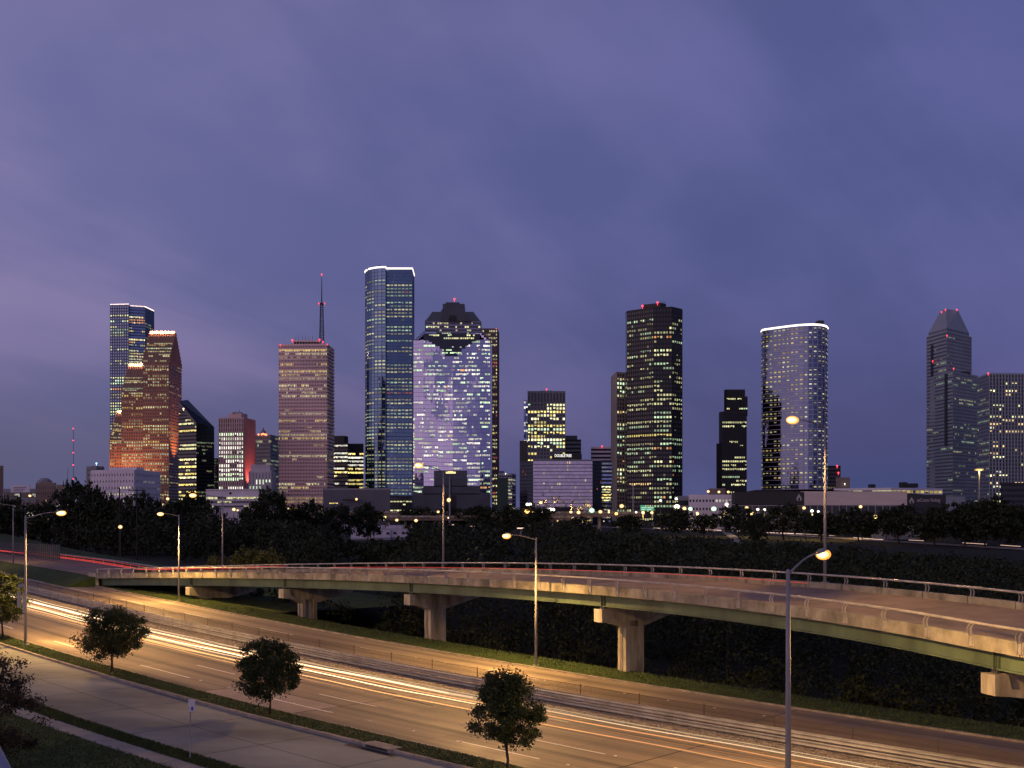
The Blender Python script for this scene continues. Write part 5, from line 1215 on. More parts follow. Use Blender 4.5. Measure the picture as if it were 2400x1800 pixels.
# --- white open parking garage
d0 = 760; T = Tower('parking_garage', 'long white open parking garage with yellow lit decks behind the sign wall', 'parking garage', C(2080, d0), W_white, 60, G_dark)
lw = dict(p=1, q=.9, pal=[(FL, 3), (YE, 2)], b=(.12, .55), w=.95, h=.36, sw=.3)
T.poly([C(1955, 790), C(2090, d0), C(2208, 790)], GZ, Zy(1143, d0), [dict(nf=5, nb=12, kind='ribbon', hf=.36, p=.5, lit=lw), dict(nf=5, nb=11, kind='grid', wf=.86, hf=.36, p=.5, lit=lw)], roof=False)
mb = MB(); mb.box(X(2116, 780), X(2127, 780), 780, 788, Zy(1143, 780), Zy(1130, 780)); mb.box(X(2127, 780), X(2152, 780), 780, 788, Zy(1143, 780), Zy(1133, 780)); mb.box(X(2040, 775), X(2052, 775), 775, 780, Zy(1143, 775), Zy(1135, 775)); T.part('stair_head', mb, W_dark); T.done()

# --- sign-walled parking building
d0 = 560; T = Tower('parking_building', 'long parking building with dark and pale upper walls lettered for parking', 'parking garage', C(1970, d0), W_dark, 61, G_dark)
def zq(y): return Zy(y, d0)
T.mass([C(1722, d0 + 6), C(1885, d0), C(2126, d0 + 1), C(2217, d0 + 6), C(2217, d0 + 60), C(1722, d0 + 60)], zq(1206), zq(1185))
for (a, b, m, y0, y1, nm) in ((C(1722, d0 + 6), C(1884.8, d0), W_dark, 1182, 1153, 'dark_wall'), (C(1885.2, d0), C(2125.8, d0 + 1), surf('pale_metal_wall', (.62, .55, .50), .7, .12, .3, stretch=(.3, .3, 2)), 1184, 1151.5, 'pale_wall'), (C(2126.2, d0 + 1), C(2217, d0 + 6), surf('sign_board', (.055, .057, .060), .6, .15, .3), 1188, 1159, 'sign_wall')):
    mb = MB(); mb.prism([a, b, (b[0], b[1] + 8), (a[0], a[1] + 8)], zq(y0), zq(y1)); T.part(nm, mb, m)
mb = MB(); mb.prism([C(1730, d0 + 9), C(1770, d0 + 9), C(1890, d0 + 9), C(2140, d0 + 9), C(2217, d0 + 9), C(2217, d0 + 55), C(1722, d0 + 55)], zq(1190), 0, [zq(1155), zq(1147.5), zq(1146), zq(1156), zq(1163), zq(1163), zq(1155)]); T.part('roof', mb, W_dark)
fl = MB()
for px in range(1728, 2126, 17): fl.box(X(px, d0), X(px + 1.6, d0), d0 - .5, d0 + 1.5, GZ, zq(1185))
fl.box(X(1722, d0), X(2126, d0), d0 + 1, d0 + 3, zq(1197), zq(1193)); fl.box(X(1722, d0), X(2126, d0), d0 + .5, d0 + 4, zq(1186), zq(1183.5)); fl.box(X(1722, d0), X(2126, d0), d0 + 1, d0 + 3, GZ, zq(1202))
T.part('open_deck', fl, W_grey, 'stuff')
T.r = random.Random(12)
T.face(C(1735, d0 + 5.7), C(2124, d0 + 5.7), zq(1192), zq(1186), nf=1, nb=40, kind='blank', lit=dict(p=1, q=.75, pal=[(GR, 3), (WH, 1)], b=(.12, .7), w=.8, h=.7, sw=.35))
T.mass([C(1722, d0 + 5.9), C(2217, d0 + 5.9), C(2217, d0 + 50), C(1722, d0 + 50)], GZ, zq(1184))
T.face(C(2128, d0 + 2), C(2214, d0 + 5), GZ, zq(1189), nf=3, nb=7, kind='grid', wf=.72, hf=.5, p=.6)
M_letter = surf('sign_letter', (.46, .44, .46), .6, .1, .5)
text3d('sign_lettering', 'AllenCenter Parking', X(2209, d0) - X(2144, d0), 2.75, Vector((X(2177, d0), d0 + 2.8, zq(1172.5))) - T.o, M_letter, T.root, .12, (R(90), 0, R(4.4)))
mb = MB(); r3 = random.Random(2); px = 2144.0
while px < 2203: w = r3.uniform(3, 7); mb.box(X(px, d0), X(px + w, d0), d0 + 1.2 + (px - 2126) * .055, d0 + 2.0 + (px - 2126) * .055, zq(1180.8), zq(1178.6)); px += w + 1.4
T.part('faded_subtitle', mb, surf('sign_faint', (.16, .15, .16), .6, .1, .5), 'stuff')
def flame(px, y, h, d, parent_T):
    sh = [(0, 0.0), (-.22, .0), (-.36, .2), (-.34, .42), (-.12, .78), (.0, 1.0), (.10, .76), (.32, .44), (.36, .2), (.24, .02), (.10, .02), (.18, .2), (.12, .38), (.0, .52), (-.13, .36), (-.17, .18), (-.08, .02)]
    mb = MB(); hm = h * d / 2400; mb.extrude([(X(px, d) + a * hm, d, Zy(y, d) + b * hm) for a, b in sh], (0, .25, 0)); parent_T.part('leaf_emblem', mb, M_letter)
flame(1873, 1174, 17, d0 + .2, T); flame(2137, 1180, 15, d0 + .9, T); T.done()
T = small('office_block', 'low white building with lit openings left of the sign walled parking building', 1614, 1722, 1164, 600, W_white, 4, 14, dict(p=.5, q=.4, pal=[(FL, 2), (WH, 1)], b=(.3, 1.0), w=.7, h=.35), 'grid', 62, wf=.6, hf=.3); T.done()
T = small('plant_house', 'beige box on the low white roofs below the slim black stepped tower', 1661, 1700, 1149, 680, W_beige, 2, 3, None, 'blank', 63, gl=W_beige); T.done()
T = small('office_block', 'low blue grey shed left of the low white building at right', 1590, 1616, 1167, 640, W_grey, 3, 5, None, 'ribbon', 64); T.done()

# --- grey tower with pyramidal crown at right
d0 = 1150; T = Tower('crown_tower', 'grey banded tower at right with setbacks and a flat topped pyramid crown', 'skyscraper', C(2225, d0), W_steel, 65, G_grey)
lw = dict(p=.3, q=.35, qi=.05, pal=[(GR, 2), (FL, 2)], b=(.08, .32), w=.8, h=.4)
A, B, Cc = C(2172, 1196), C(2218, 1158), C(2276.5, 1196)
zt = Zy(781, 1170)
T.poly([A, B, Cc], GZ, zt, [dict(nf=52, nb=10, kind='ribbon', hf=.42, p=.4, lit=lw), dict(nf=52, nb=24, kind='grid', wf=.66, hf=.46, p=.4, lit=dict(lw, b=(.1, .5)))], roof=False)
A2, B2, C2 = C(2178, 1192), C(2233, 1140), C(2291.5, 1180); z2 = Zy(872, 1140)
T.poly([A2, B2, C2], GZ, z2, [dict(nf=42, nb=10, kind='ribbon', hf=.42, p=.4, lit=lw), dict(nf=42, nb=25, kind='grid', wf=.66, hf=.46, p=.4, lit=dict(lw, b=(.1, .6), p=.45))])
z3 = Zy(795, 1160); cr = MB()
base = [Vector(C(2176, 1194)), Vector(C(2219, 1160)), Vector(C(2271, 1194)), Vector(C(2226, 1228))]
cen = sum(base, Vector((0, 0))) / 4; topp = [Vector(C(2205, 1194)), Vector(C(2217, 1182)), Vector(C(2246, 1194)), Vector(C(2235, 1206))]
T.mass([cen + (p - cen) * 1.0 for p in base], zt, Zy(772, 1170), mb=T.plant)
i0 = len(cr.v)
for p in base: cr.v.append((p.x, p.y, Zy(772, 1170)))
for p in topp: cr.v.append((p.x, p.y, Zy(727, 1190)))
for k in range(4): cr.f.append((k, (k + 1) % 4, 4 + (k + 1) % 4, 4 + k))
cr.f.append((4, 5, 6, 7)); T.part('pyramid_roof', cr, W_steel)
bd = MB()
for (a, b, n) in ((base[0], base[1], 9), (base[1], base[2], 12)):
    for k in range(n):
        p = a.lerp(b, (k + .3) / n); q = a.lerp(b, (k + .75) / n); e = (b - a).normalized(); nn = Vector((e.y, -e.x)) * .12
        bd.prism([(v.x, v.y) for v in (p, p + nn, q + nn, q)], Zy(777.5, 1172), Zy(774, 1172))
T.part('crown_window', bd, W_black, 'stuff')
sl = MB()
for (pa, pb, f0, f1, ya, yb) in ((A, B, .24, .36, 808, 882), (A2, B2, .68, .80, 876, 1046)):
    a = Vector(pa); b = Vector(pb); e = (b - a); n_ = Vector((e.y, -e.x)).normalized() * .7
    p = a + e * f0; q = a + e * f1; dm = (p.y + q.y) / 2; sl.prism([(v.x, v.y) for v in (p, p + n_, q + n_, q)], Zy(yb, dm), Zy(ya, dm))
T.part('dark_slot', sl, W_black)
mb = MB(); mb.box(X(2256, 1165), X(2273, 1165), 1165, 1172, z2, z2 + 4); T.part('roof_plant', mb, W_dark)
for (px, y, d) in ((2206.5, 731, 1188), (2216, 725.5, 1180), (2242.5, 725.5, 1188), (2219.5, 786.5, 1154), (2235, 863.5, 1138), (2186, 846.5, 1180)): T.beacon(px, y, d, 1.15)
T.done()
# --- finned tower at the right edge
d0 = 1000; T = Tower('finned_tower', 'dark tower with pale vertical fins and bright windows at the right edge', 'skyscraper', C(2380, d0), W_steel, 66, G_black)
zt = Zy(877, d0); lw = dict(p=.6, q=.42, qi=.1, pal=[(FL, 3), (AM, 2), (WH, 1)], b=(.9, 1.9), w=.62, h=.5, sw=.55, ftop=2)
T.poly([C(2291, 1032), C(2318, d0), C(2450, d0 + 4)], GZ, zt, [dict(nf=40, nb=7, kind='curtain', wf=.92, hf=.8, p=.15, lit=dict(p=.4, q=.6, pal=[(FL, 1), (GR, 1)], b=(.06, .25), w=.8, h=.4)), dict(nf=40, nb=18, kind='fins', wf=.58, hf=.8, p=.9, lit=lw)])
T.beacon(2316, 875, 999, 1.2); T.done()
T = small('office_block', 'unlit dark low block in the bottom right of the skyline', 2345, 2440, 1136, 620, W_dark, 8, 10, None, 'ribbon', 67, gl=G_dark); T.done()
T = small('plant_house', 'squat grey podium between crown tower and dark trees', 2217, 2262, 1168, 700, W_steel, 2, 4, None, 'blank', 68, gl=W_steel); T.done()
# --- grey theatre box before the stone and blue towers
T = Tower('theatre', 'windowless grey box with one dark slot before the blue glass tower', 'building', C(830, 780), W_grey, 69, surf('theatre_wall', (.13, .13, .155), .85, .15, .05))
T.poly([C(757, 786), C(914, 780)], GZ, Zy(1148, 780), [None]); mb = MB(); mb.box(X(803, 780), X(842, 780), 779.6, 780.4, Zy(1173.5, 780), Zy(1170, 780)); T.part('dark_slot', mb, W_black)
mb = MB(); mb.ball((X(835.5, 778), 778, Zy(1170, 778)), 1.0, n=8, m=5); T.part('wall_lamp', mb, M_sodium_far)
T.r = random.Random(1); T.face(C(772, 785.2), C(792, 784.4), Zy(1181, 784), Zy(1178, 784), nf=1, nb=10, kind='blank', lit=dict(p=1, q=.8, pal=[(AM, 1), (YE, 1)], b=(.6, 1.4), w=.9, h=.7)); T.done(corename='blank_wall')

# ------------------------------------------------------------------ trees
def leaves_mesh(name, mat, cent, per, size, spread, seed, shape=.5):
    g = np.random.default_rng(seed); V = []; 
    cent = np.asarray(cent, float); n = len(cent) * per
    c = np.repeat(cent[:, :3], per, 0); sp = np.repeat(cent[:, 3:4], per, 0)
    d = g.normal(size=(n, 3)); d /= np.linalg.norm(d, axis=1)[:, None]
    rad = np.abs(g.normal(.75, .33, size=(n, 1)))
    c = c + d * rad * sp * np.array([1, 1, .78]) * spread
    a = g.normal(size=(n, 3)); a[:, 2] -= .35; a /= np.linalg.norm(a, axis=1)[:, None]
    b = np.cross(a, g.normal(size=(n, 3))); b /= np.linalg.norm(b, axis=1)[:, None]
    nrm_ = np.cross(a, b)
    s_ = size * g.uniform(.6, 1.35, size=(n, 1))
    v = np.stack([c - a * s_ * .5, c + b * s_ * shape * .5 + nrm_ * s_ * .08, c + a * s_ * .5, c - b * s_ * shape * .5 + nrm_ * s_ * .08], 1).reshape(-1, 3)
    me = bpy.data.meshes.new(name); m = len(v)
    me.vertices.add(m); me.vertices.foreach_set('co', v.astype(np.float32).ravel())
    me.loops.add(m); me.loops.foreach_set('vertex_index', np.arange(m, dtype=np.int32))
    me.polygons.add(m // 4); me.polygons.foreach_set('loop_start', np.arange(0, m, 4, dtype=np.int32)); me.polygons.foreach_set('loop_total', np.full(m // 4, 4, dtype=np.int32))
    me.materials.append(mat); me.update(); me.validate(); return me
def tree_meshes(h, trunk_h, rx, nclump, per, leaf, seed, mat, lean=.0, tr=.08, flat=.95, clump=.36):
    r = random.Random(seed); cen = []; hz = (h - trunk_h) / 2; cz_ = trunk_h + hz
    while len(cen) < nclump:
        x, y, z = r.uniform(-1, 1), r.uniform(-1, 1), r.uniform(-1, 1); q = math.sqrt(x*x + y*y + z*z)
        if q > 1 or q < .25: continue
        k = 1 + .16 * math.sin(3 * math.atan2(y, x) + seed) + r.uniform(-.1, .12)
        if z < 0: k *= 1.05
        cen.append((x * rx * k * (1 - max(0, z) * .25), y * rx * k * (1 - max(0, z) * .25), cz_ + z * hz * flat, clump * rx * r.uniform(.55, 1.1)))
    for _ in range(nclump // 5):
        a_, e_ = r.uniform(0, 6.28), r.uniform(-.75, .95); q = math.sqrt(1 - e_ * e_) * rx * r.uniform(.90, 1.10); cen.append((q * math.cos(a_), q * math.sin(a_), cz_ + e_ * hz * r.uniform(.92, 1.05), clump * rx * r.uniform(.5, .85)))
    crown = leaves_mesh('crown', mat, cen, per, leaf, 1.0, seed)
    mb = MB(); p0 = Vector((0, 0, -.15)); p1 = Vector((lean * trunk_h, .04 * trunk_h, trunk_h)); p2 = Vector((lean * h * .8, 0, cz_ + hz * .3))
    mb.tube([p0, p0.lerp(p1, .5) + Vector((r.uniform(-.05, .05) * rx, 0, 0)), p1, p1.lerp(p2, .5), p2], [tr * 1.25, tr, tr * .85, tr * .55, tr * .25], 7)
    for c in r.sample(cen, min(len(cen), 16)):
        st = p1.lerp(p2, r.uniform(0, .8)); e = Vector(c[:3]); md = st.lerp(e, .5) + Vector((0, 0, .1 * rx))
        mb.tube([st, md, e], [tr * .42, tr * .28, tr * .1], 5)
    return mb.mesh('trunk', M_bark), crown
def tree(name, label, cat, base, meshes, sc=(1, 1, 1), rz=0, group=None):
    root = empty(name, base, rz); root.scale = sc; tag(root, label, cat, group)
    link('trunk', meshes[0], root); link('crown', meshes[1], root); return root
GT = 'small street trees on the kerbed grass strip'
def st_tree(px, y, ytop, x0, x1, ybot, label, seed, lean=0):
    # find the strip point seen at px
    best = min((ST(s_, 34.05, .1) for s_ in np.linspace(-105, -20, 1200)), key=lambda p: abs(1200 + 2400 * p.x / p.y - px))
    d = best.y; h = (y - ytop) / 2400 * d; th = (y - ybot) / 2400 * d; rx = (x1 - x0) / 2 / 2400 * d
    m = tree_meshes(h, th * .95, rx * .95, 88, 210, .135, seed, M_leaf, lean, .055 + .012 * rx, clump=.29)
    tree('oak_tree', label, 'tree', best, m, group=GT)
st_tree(262, 1573, 1421, 197, 345, 1540, 'small street tree left of centre before the headlight streaks', 3)
st_tree(633, 1667, 1490, 554, 700, 1632, 'dense small street tree in the middle of the grass strip', 5)
st_tree(1188, 1795, 1563, 1106, 1272, 1742, 'largest small street tree, at the bottom of the view by the lane dashes', 9)
st_tree(4, 1505, 1345, -52, 54, 1476, 'small street tree cut by the left edge beside the lamp post', 14)
bp_ = Vector((X(-22, 44.0), 44.0, plane(X(-22, 44.0), 44.0)))
m = tree_meshes(5.4, .3, 2.05, 95, 120, .12, 21, M_leaf_red, .05, .06, clump=.24); tree('myrtle_bush', 'loose dark bush with reddish blossom at the bottom left edge', 'bush', bp_, m)

# far trees of four builds, copied with their trunk and crown
FAR = [tree_meshes(1.0, .18, .50, 60, 30, .085, 40 + k, M_leaf_far, .02, .022, clump=.30) for k in range(4)]
def far_tree(px, ytop, wpx, d, label, k=0, ybase=None, mesh=None, group='dark trees before the skyline'):
    x = X(px, d); zb = terrain(x, d) if ybase is None else Zy(ybase, d); h = Zy(ytop, d) - zb; w = wpx / 2400 * d
    return tree('tree', label, 'tree', (x, d, zb), mesh or FAR[k % 4], (w, w, h), rnd.uniform(0, 6.28), group)
for i, (px, yt, w, d, lb) in enumerate((
    (20, 1160, 90, 300, 'dark tree at the far left edge below the low roofs'), (100, 1172, 80, 280, 'low dark tree before the domed tan block'),
    (182, 1126, 95, 260, 'tallest dark tree at left, beside the broad white block'), (228, 1147, 80, 255, 'dark tree before the left corner of the broad white block'),
    (270, 1155, 80, 250, 'dark tree behind the first utility pole'), (318, 1156, 80, 245, 'dark tree behind the crossarmed utility pole'), (360, 1172, 70, 250, 'low dark tree at the right corner of the broad white block'),
    (446, 1152, 76, 300, 'dark tree below the black wedge roofed tower'), (410, 1168, 60, 300, 'small dark tree left of the one below the wedge tower'), (490, 1176, 60, 290, 'low dark tree left of the long white library'),
    (637, 1144, 78, 320, 'tall dark tree hiding the right end of the white library'), (600, 1178, 60, 310, 'low dark tree before the white library'), (690, 1186, 70, 330, 'low dark tree at the foot of the travertine tower'), (732, 1172, 66, 330, 'round dark tree before the grey theatre box'),
    (790, 1184, 80, 340, 'wide dark tree below the dark slot of the theatre box'), (862, 1180, 70, 350, 'dark tree at the right end of the theatre box'),
    (985, 1186, 80, 480, 'low dark tree before the left of the stone portal'), (1060, 1186, 70, 480, 'low dark tree before the middle of the stone portal'), (1120, 1184, 80, 470, 'dark tree before the right of the stone portal'),
    (1190, 1184, 60, 450, 'dark tree left of the mirrored hotel'), (1250, 1183, 80, 440, 'dark tree before the left wing of the hotel'),
    (1350, 1212, 60, 400, 'small dark tree below the hotel entrance'), (1470, 1206, 60, 420, 'small dark tree at the foot of the slim concrete tower'),
    (1583, 1192, 76, 420, 'large round dark tree right of the black tower foot'), (1650, 1204, 60, 430, 'dark tree before the low white building'),
    (1730, 1184, 84, 400, 'spreading dark tree below the dark sign wall'), (1835, 1181, 96, 390, 'broad dark tree below the leaf emblem'), (1770, 1208, 56, 330, 'lamp lit tree standing by the parkway streaks'),
    (1925, 1198, 90, 370, 'dark tree behind the tall right ramp lamp'), (2010, 1190, 90, 360, 'dark tree below the pale sign wall'), (2105, 1184, 96, 350, 'dark tree below the lettered sign wall'),
    (2190, 1190, 90, 330, 'dark tree right of the lettered sign wall'), (2262, 1172, 100, 320, 'tall dark tree before the foot of the crown tower'), (2310, 1165, 100, 315, 'tallest dark tree at the right under the high mast lamp'), (2372, 1182, 90, 310, 'dark tree at the right edge before the unlit block'))):
    far_tree(px, yt, w * 1.15, d, lb, i)
LAMPLIT = tree_meshes(1.0, .2, .5, 40, 40, .10, 55, M_leaf_lamplit, .02, .03, clump=.28)  # treetops by the ramp lamp, its light put into their leaf colour
far_tree(578, 1282, 62, 148, 'lamp lit yellowish treetop behind the ramp rail, left of the lower one', 0, 1362, LAMPLIT, 'lamp lit treetops behind the ramp')
far_tree(632, 1288, 66, 140, 'lamp lit yellowish treetop behind the ramp rail, right of the other', 0, 1372, LAMPLIT, 'lamp lit treetops behind the ramp')
far_tree(510, 1300, 56, 150, 'low lamp lit yellowish bush at the foot of the left ramp lamp', 0, 1362, LAMPLIT, 'lamp lit treetops behind the ramp')
# the dense wood of the valley, one mass
YT = [(-400, 1180), (0, 1195), (250, 1185), (600, 1215), (760, 1235), (800, 1262), (955, 1264), (985, 1230), (1100, 1222), (1300, 1222), (1440, 1240), (1560, 1254), (1800, 1266), (2000, 1280), (2200, 1297), (2400, 1312), (2800, 1330)]
PK = [(1300, 800), (1445, 648), (1800, 489), (2060, 376), (2400, 294), (2900, 235)]
def wood(label, n, seed, dmin, dmax, pxa, pxb, extra, dens, leaf, stem=1.0, behind=None, low=None):
    r = random.Random(seed); cen = []; tr = MB(); tries = 0
    while n > 0 and tries < 20000:
        tries += 1
        d = math.sqrt(r.uniform(dmin**2, dmax**2)); px = r.uniform(pxa, pxb); x = X(px, d); s_, t_ = to_st(x, d)
        if t_ < ((67.5 if px > 1420 else 72) if low else 71) and s_ > -118: continue
        # clear of the ramp and its approach
        if low: pass
        elif d < 138:
            xn = np.interp(-d, -yy, xx)
            if -3.5 < x - xn < WID * 1.9 + 2: continue
        elif x > -(d - 136) * .84 - 62 and x < -(d - 136) * .80 - 30 + 14 and d < 330 and px < 700: continue
        if d < 330 and px < 420 and x < -(d - 136) * .8 - 30 and s_ < -118 and t_ < 100: continue
        zb = terrain(x, d); yt = np.interp(px, [a for a, b in YT], [b for a, b in YT]) + extra + abs(r.gauss(0, 14))
        if behind is not None:
            if d < np.interp(px, [a for a, b in PK], [b for a, b in PK]) + 9: continue
            yt = behind + abs(r.gauss(0, 9))
        h = Zy(yt, d) - zb if not low else r.uniform(*low)
        h = min(h, r.uniform(9, 16))
        if low and 128 < d and px < 420: continue
        if h < (1.0 if low else 2.2): continue
        w = h * r.uniform(.34, .5) * (1.5 if low else 1); n -= 1
        for k in range(dens):
            a = r.uniform(0, 6.28); q = math.sqrt(r.random()); zz_ = r.uniform(-1, 1); cr = math.sqrt(max(0, 1 - zz_ * zz_))
            cen.append((x + w * q * cr * math.cos(a), d + w * q * cr * math.sin(a), zb + h * .56 + zz_ * h * .42, w * .42))
        tr.tube([(x, d, zb - .3), (x + .2, d, zb + h * .7)], [h * .022 * stem, h * .008 * stem], 5)
    me = leaves_mesh('woods', M_leaf_far, cen, 26, leaf, 1.0, seed, .6); o = link('woods', me); tag(o, label, kind='stuff')
    tr.build('trunk', M_bark, o, kind='stuff')
wood('dense dark wood in the valley behind the ramp', 150, 5, 150, 330, -100, 2500, 0, 16, .75)
wood('dark undergrowth and trees in the hollow under the bridge', 90, 6, 92, 160, 250, 2600, 28, 26, .42, .35)
wood('dark wood between the ramp and the parkway at right', 170, 11, 128, 285, 1300, 2750, 2, 18, .6, .5)
wood('dark wood on the rise at far left beyond the ramp approach', 60, 8, 210, 300, -150, 760, 0, 16, .8)

wood('dark wood beyond the parkway at the right edge', 110, 13, 290, 480, 1900, 2700, 0, 16, .8, .6, 1203)

wood('low dark scrub on the bank and floor of the hollow under the bridge', 240, 17, 66, 134, 560, 2700, 0, 9, .34, .4, None, (1.4, 3.6))
wood('dark trees filling the clearing before the white trailers', 60, 19, 160, 330, 700, 1080, 3, 14, .7, .5)
wood('dark trees on the lawn below the parkway at right', 80, 23, 180, 300, 1850, 2780, 1, 14, .7, .5)

# ------------------------------------------------------------------ far parkway, its traffic streaks, freeway and small lights
mb = MB()
for i, (px, d) in enumerate(PK):
    x = X(px, d); mb.v += [(x - 4, d - 3, terrain(x - 4, d - 3) + .25), (x + 4, d + 5, terrain(x + 4, d + 5) + .25)]
    if i: mb.f.append((2*i - 2, 2*i, 2*i + 1, 2*i - 1))
tag(mb.build('road', M_road), 'far parkway crossing the dark lawns under the city', kind='structure')
def region2(px): return next(nm for m_, nm in ((1480, 'the slim concrete tower'), (1555, 'the black tower'), (1700, 'the low white building'), (1765, 'the dark sign wall'), (1822, 'the leaf emblem'), (1880, 'the pale wall by the ramp lamp'), (2060, 'the middle of the pale wall'), (2200, 'the lettered sign wall'), (2300, 'the crown tower'), (2400, 'the finned tower')) if px <= m_)
def pk(px, off, h):
    d = float(np.interp(px, [a for a, b in PK], [b for a, b in PK])) + off; x = X(px, d); return Vector((x, d, terrain(x, d) + h))
for off, h, st, segs_ in ((0, .75, 1.1, [(1446, 1478), (1530, 1700), (1720, 1880)]), (2.5, .8, .8, [(1560, 1800), (1830, 1960)]), (-2, .7, 1.3, [(1540, 1690), (1770, 1860), (2000, 2070)]), (1, .9, .9, [(2130, 2165), (2256, 2312), (2345, 2392)])):
    for a, b in segs_:
        mb = MB(); mb.tube([pk(q, off, h) for q in rng(a, b, 20)], .075, 4); o = mb.build('light_streak', emit('pk_trail_%d' % int(st * 10), (1, .66, .50), st))
        tag(o, '%s peach traffic streak on the far parkway, below %s' % (('main', 'upper', 'lower', 'short')[(0, 2.5, -2, 1).index(off)], region2(a)), 'light streak', 'far traffic streaks on the parkway')
for k, (a, b, y, d, st) in enumerate(((1212, 1228, 1238, 430, 1.6), (1236, 1256, 1239, 430, 1.0), (1046, 1068, 1230, 430, 1.0), (1098, 1138, 1234, 420, .7), (1330, 1345, 1213, 480, .8))):
    mb = MB(); mb.tube([(X(a, d), d, Zy(y, d)), (X((a + b) / 2, d), d - .5, Zy(y, d)), (X(b, d), d, Zy(y, d))], .2, 4); o = mb.build('light_streak', emit('pk_trail_%d' % int(st * 10), (1, .66, .50), st)); tag(o, ('short bright traffic streak by the orange lamp under the freeway', 'faint traffic streak right of the orange lamp under the freeway', 'traffic streak under the freeway behind the middle ramp lamp', 'long faint traffic streak before the freeway, right of the middle ramp lamp', 'tiny traffic streak below the hotel entrance')[k], 'light streak', 'traffic streaks under the freeway')
pth = MB()
for i, (px, y) in enumerate(((1700, 1248), (1712, 1256), (1730, 1269), (1752, 1284))):
    d = 11.3 / ((y - 1195) / 2400); x = X(px, d); pth.v += [(x - 1.6, d, terrain(x - 1.6, d) + .3), (x + 2.2, d, terrain(x + 2.2, d) + .3)]
    if i: pth.f.append((2*i - 2, 2*i - 1, 2*i + 1, 2*i))
tag(pth.build('path', M_walk), 'pale footpath dropping from the parkway into the trees', kind='structure')
# freeway
fw = empty('freeway_viaduct', (-10, 540, GZ)); tag(fw, 'low elevated freeway with pale barriers across the foot of the skyline', 'bridge')
def fwl(px0, px1, y0, d0_, d1_, hgt, nm, mat, dep=12):
    mb = MB(); a = Vector((X(px0, d0_), d0_, Zy(y0, d0_))) - Vector(fw.location); b = Vector((X(px1, d1_), d1_, Zy(y0 + 1.5, d1_))) - Vector(fw.location)
    mb.extrude([a, b, b + Vector((0, 0, -hgt)), a + Vector((0, 0, -hgt))], (0, dep, 0)); return mb.build(nm, mat, fw)
fwl(560, 1500, 1197.5, 560, 520, 1.0, 'barrier', M_conc, .4); fwl(560, 1500, 1202.3, 560.5, 520.5, 1.7, 'deck', M_deck)
fwl(840, 1340, 1208, 470, 470, .9, 'barrier', M_conc, .4); fwl(840, 1340, 1212.8, 470.5, 470.5, 1.3, 'deck', M_deck, 9)
for px in range(580, 1490, 55):
    d = 565 - (px - 560) / 940 * 40; mb = MB(); p = Vector((X(px, d), d, GZ)) - fw.location; mb.obox(p + Vector((-.8, 0, -.5)), (1.6, 0, 0), (0, 1.2, 0), (0, 0, Zy(1203, d) - GZ)); mb.build('column', M_conc, fw)
for px in (870, 950, 1030, 1110, 1190, 1222, 1236, 1262, 1320):
    mb = MB(); p = Vector((X(px, 475), 475, GZ)) - fw.location; mb.obox(p + Vector((-.6, 0, -.5)), (1.2, 0, 0), (0, 1.2, 0), (0, 0, Zy(1214, 475) - GZ)); mb.build('column', M_conc, fw)
# site trailers
def trailer(px0, px1, yt, yb, d, label, wins, rot=0):
    t = empty('site_trailer', (X(px0, d), d, Zy(yb, d))); tag(t, label, 'trailer', 'white trailers in the trees'); W = X(px1, d) - X(px0, d); H = Zy(yt, d) - Zy(yb, d)
    mb = MB(); mb.box(0, W, 0, 6, .3, H); mb.build('body', M_trail, t); mb = MB(); mb.box(-.15, W + .15, -.15, 6.15, H, H + .22); mb.build('roof', M_trail, t)
    for u in wins:
        f = MB(); f.box(u * W - .75, u * W + .75, -.08, .0, H * .42, H * .82); fo = f.build('window', M_trail, t); f = MB(); f.box(u * W - .6, u * W + .6, -.10, -.081, H * .47, H * .77); f.build('pane', G_dark, fo)
    mb = MB(); mb.box(.05, W - .05, .2, 5.8, -.6, .3); mb.build('skirt', W_grey, t)
M_trail = surf('trailer_white', (.62, .60, .68), .6, .12, .3)
trailer(877, 915, 1243, 1262, 385, 'white site trailer with two small windows, left of its pair', (.32, .85))
trailer(916, 955, 1242.5, 1261, 386, 'white site trailer with two small windows, right of its pair', (.25, .75))
trailer(822, 874, 1244, 1264, 390, 'white site trailer half hidden behind the dark tree', (.7,))
trailer(838, 943, 1232.5, 1241, 420, 'long low pale shed roof behind the white trailers', ())
trailer(800, 838, 1232, 1246, 400, 'white trailer end at the left of the trailer group', (.4,))
# utility poles with wires
upoles = []
for px, yt, d, arms, lb in ((280, 1143, 215, 0, 'plain wooden utility pole before the broad white block'), (321, 1146, 205, 1, 'wooden utility pole with crossarms before the broad white block'), (869, 1175, 360, 0, 'dark utility pole rising from the trees by the white trailers')):
    x = X(px, d); zb = terrain(x, d); u = empty('utility_pole', (x, d, zb)); tag(u, lb, 'utility pole'); H = Zy(yt, d) - zb
    mb = MB(); mb.tube([(0, 0, -.3), (0, 0, H)], [.17, .12], 7); mb.build('pole', M_bark, u)
    if arms:
        for k in (0.25, 1.1): mb = MB(); mb.box(-1.9 + k * .4, 1.9 - k * .4, -.07, .07, H - k - .1, H - k + .08); mb.build('crossarm', M_bark, u)
        for s_ in (-1.5, -.7, .7, 1.5): mb = MB(); mb.tube([(s_, 0, H - .17), (s_, 0, H + .15)], .07, 6); mb.build('insulator', M_galv, u)
        mb = MB(); mb.tube([(-.4, -.3, H - 3.4), (-.4, -.3, H - 2.3)], .28, 8); mb.build('transformer', M_galv, u)
    upoles.append(Vector((x, d, zb + H)))
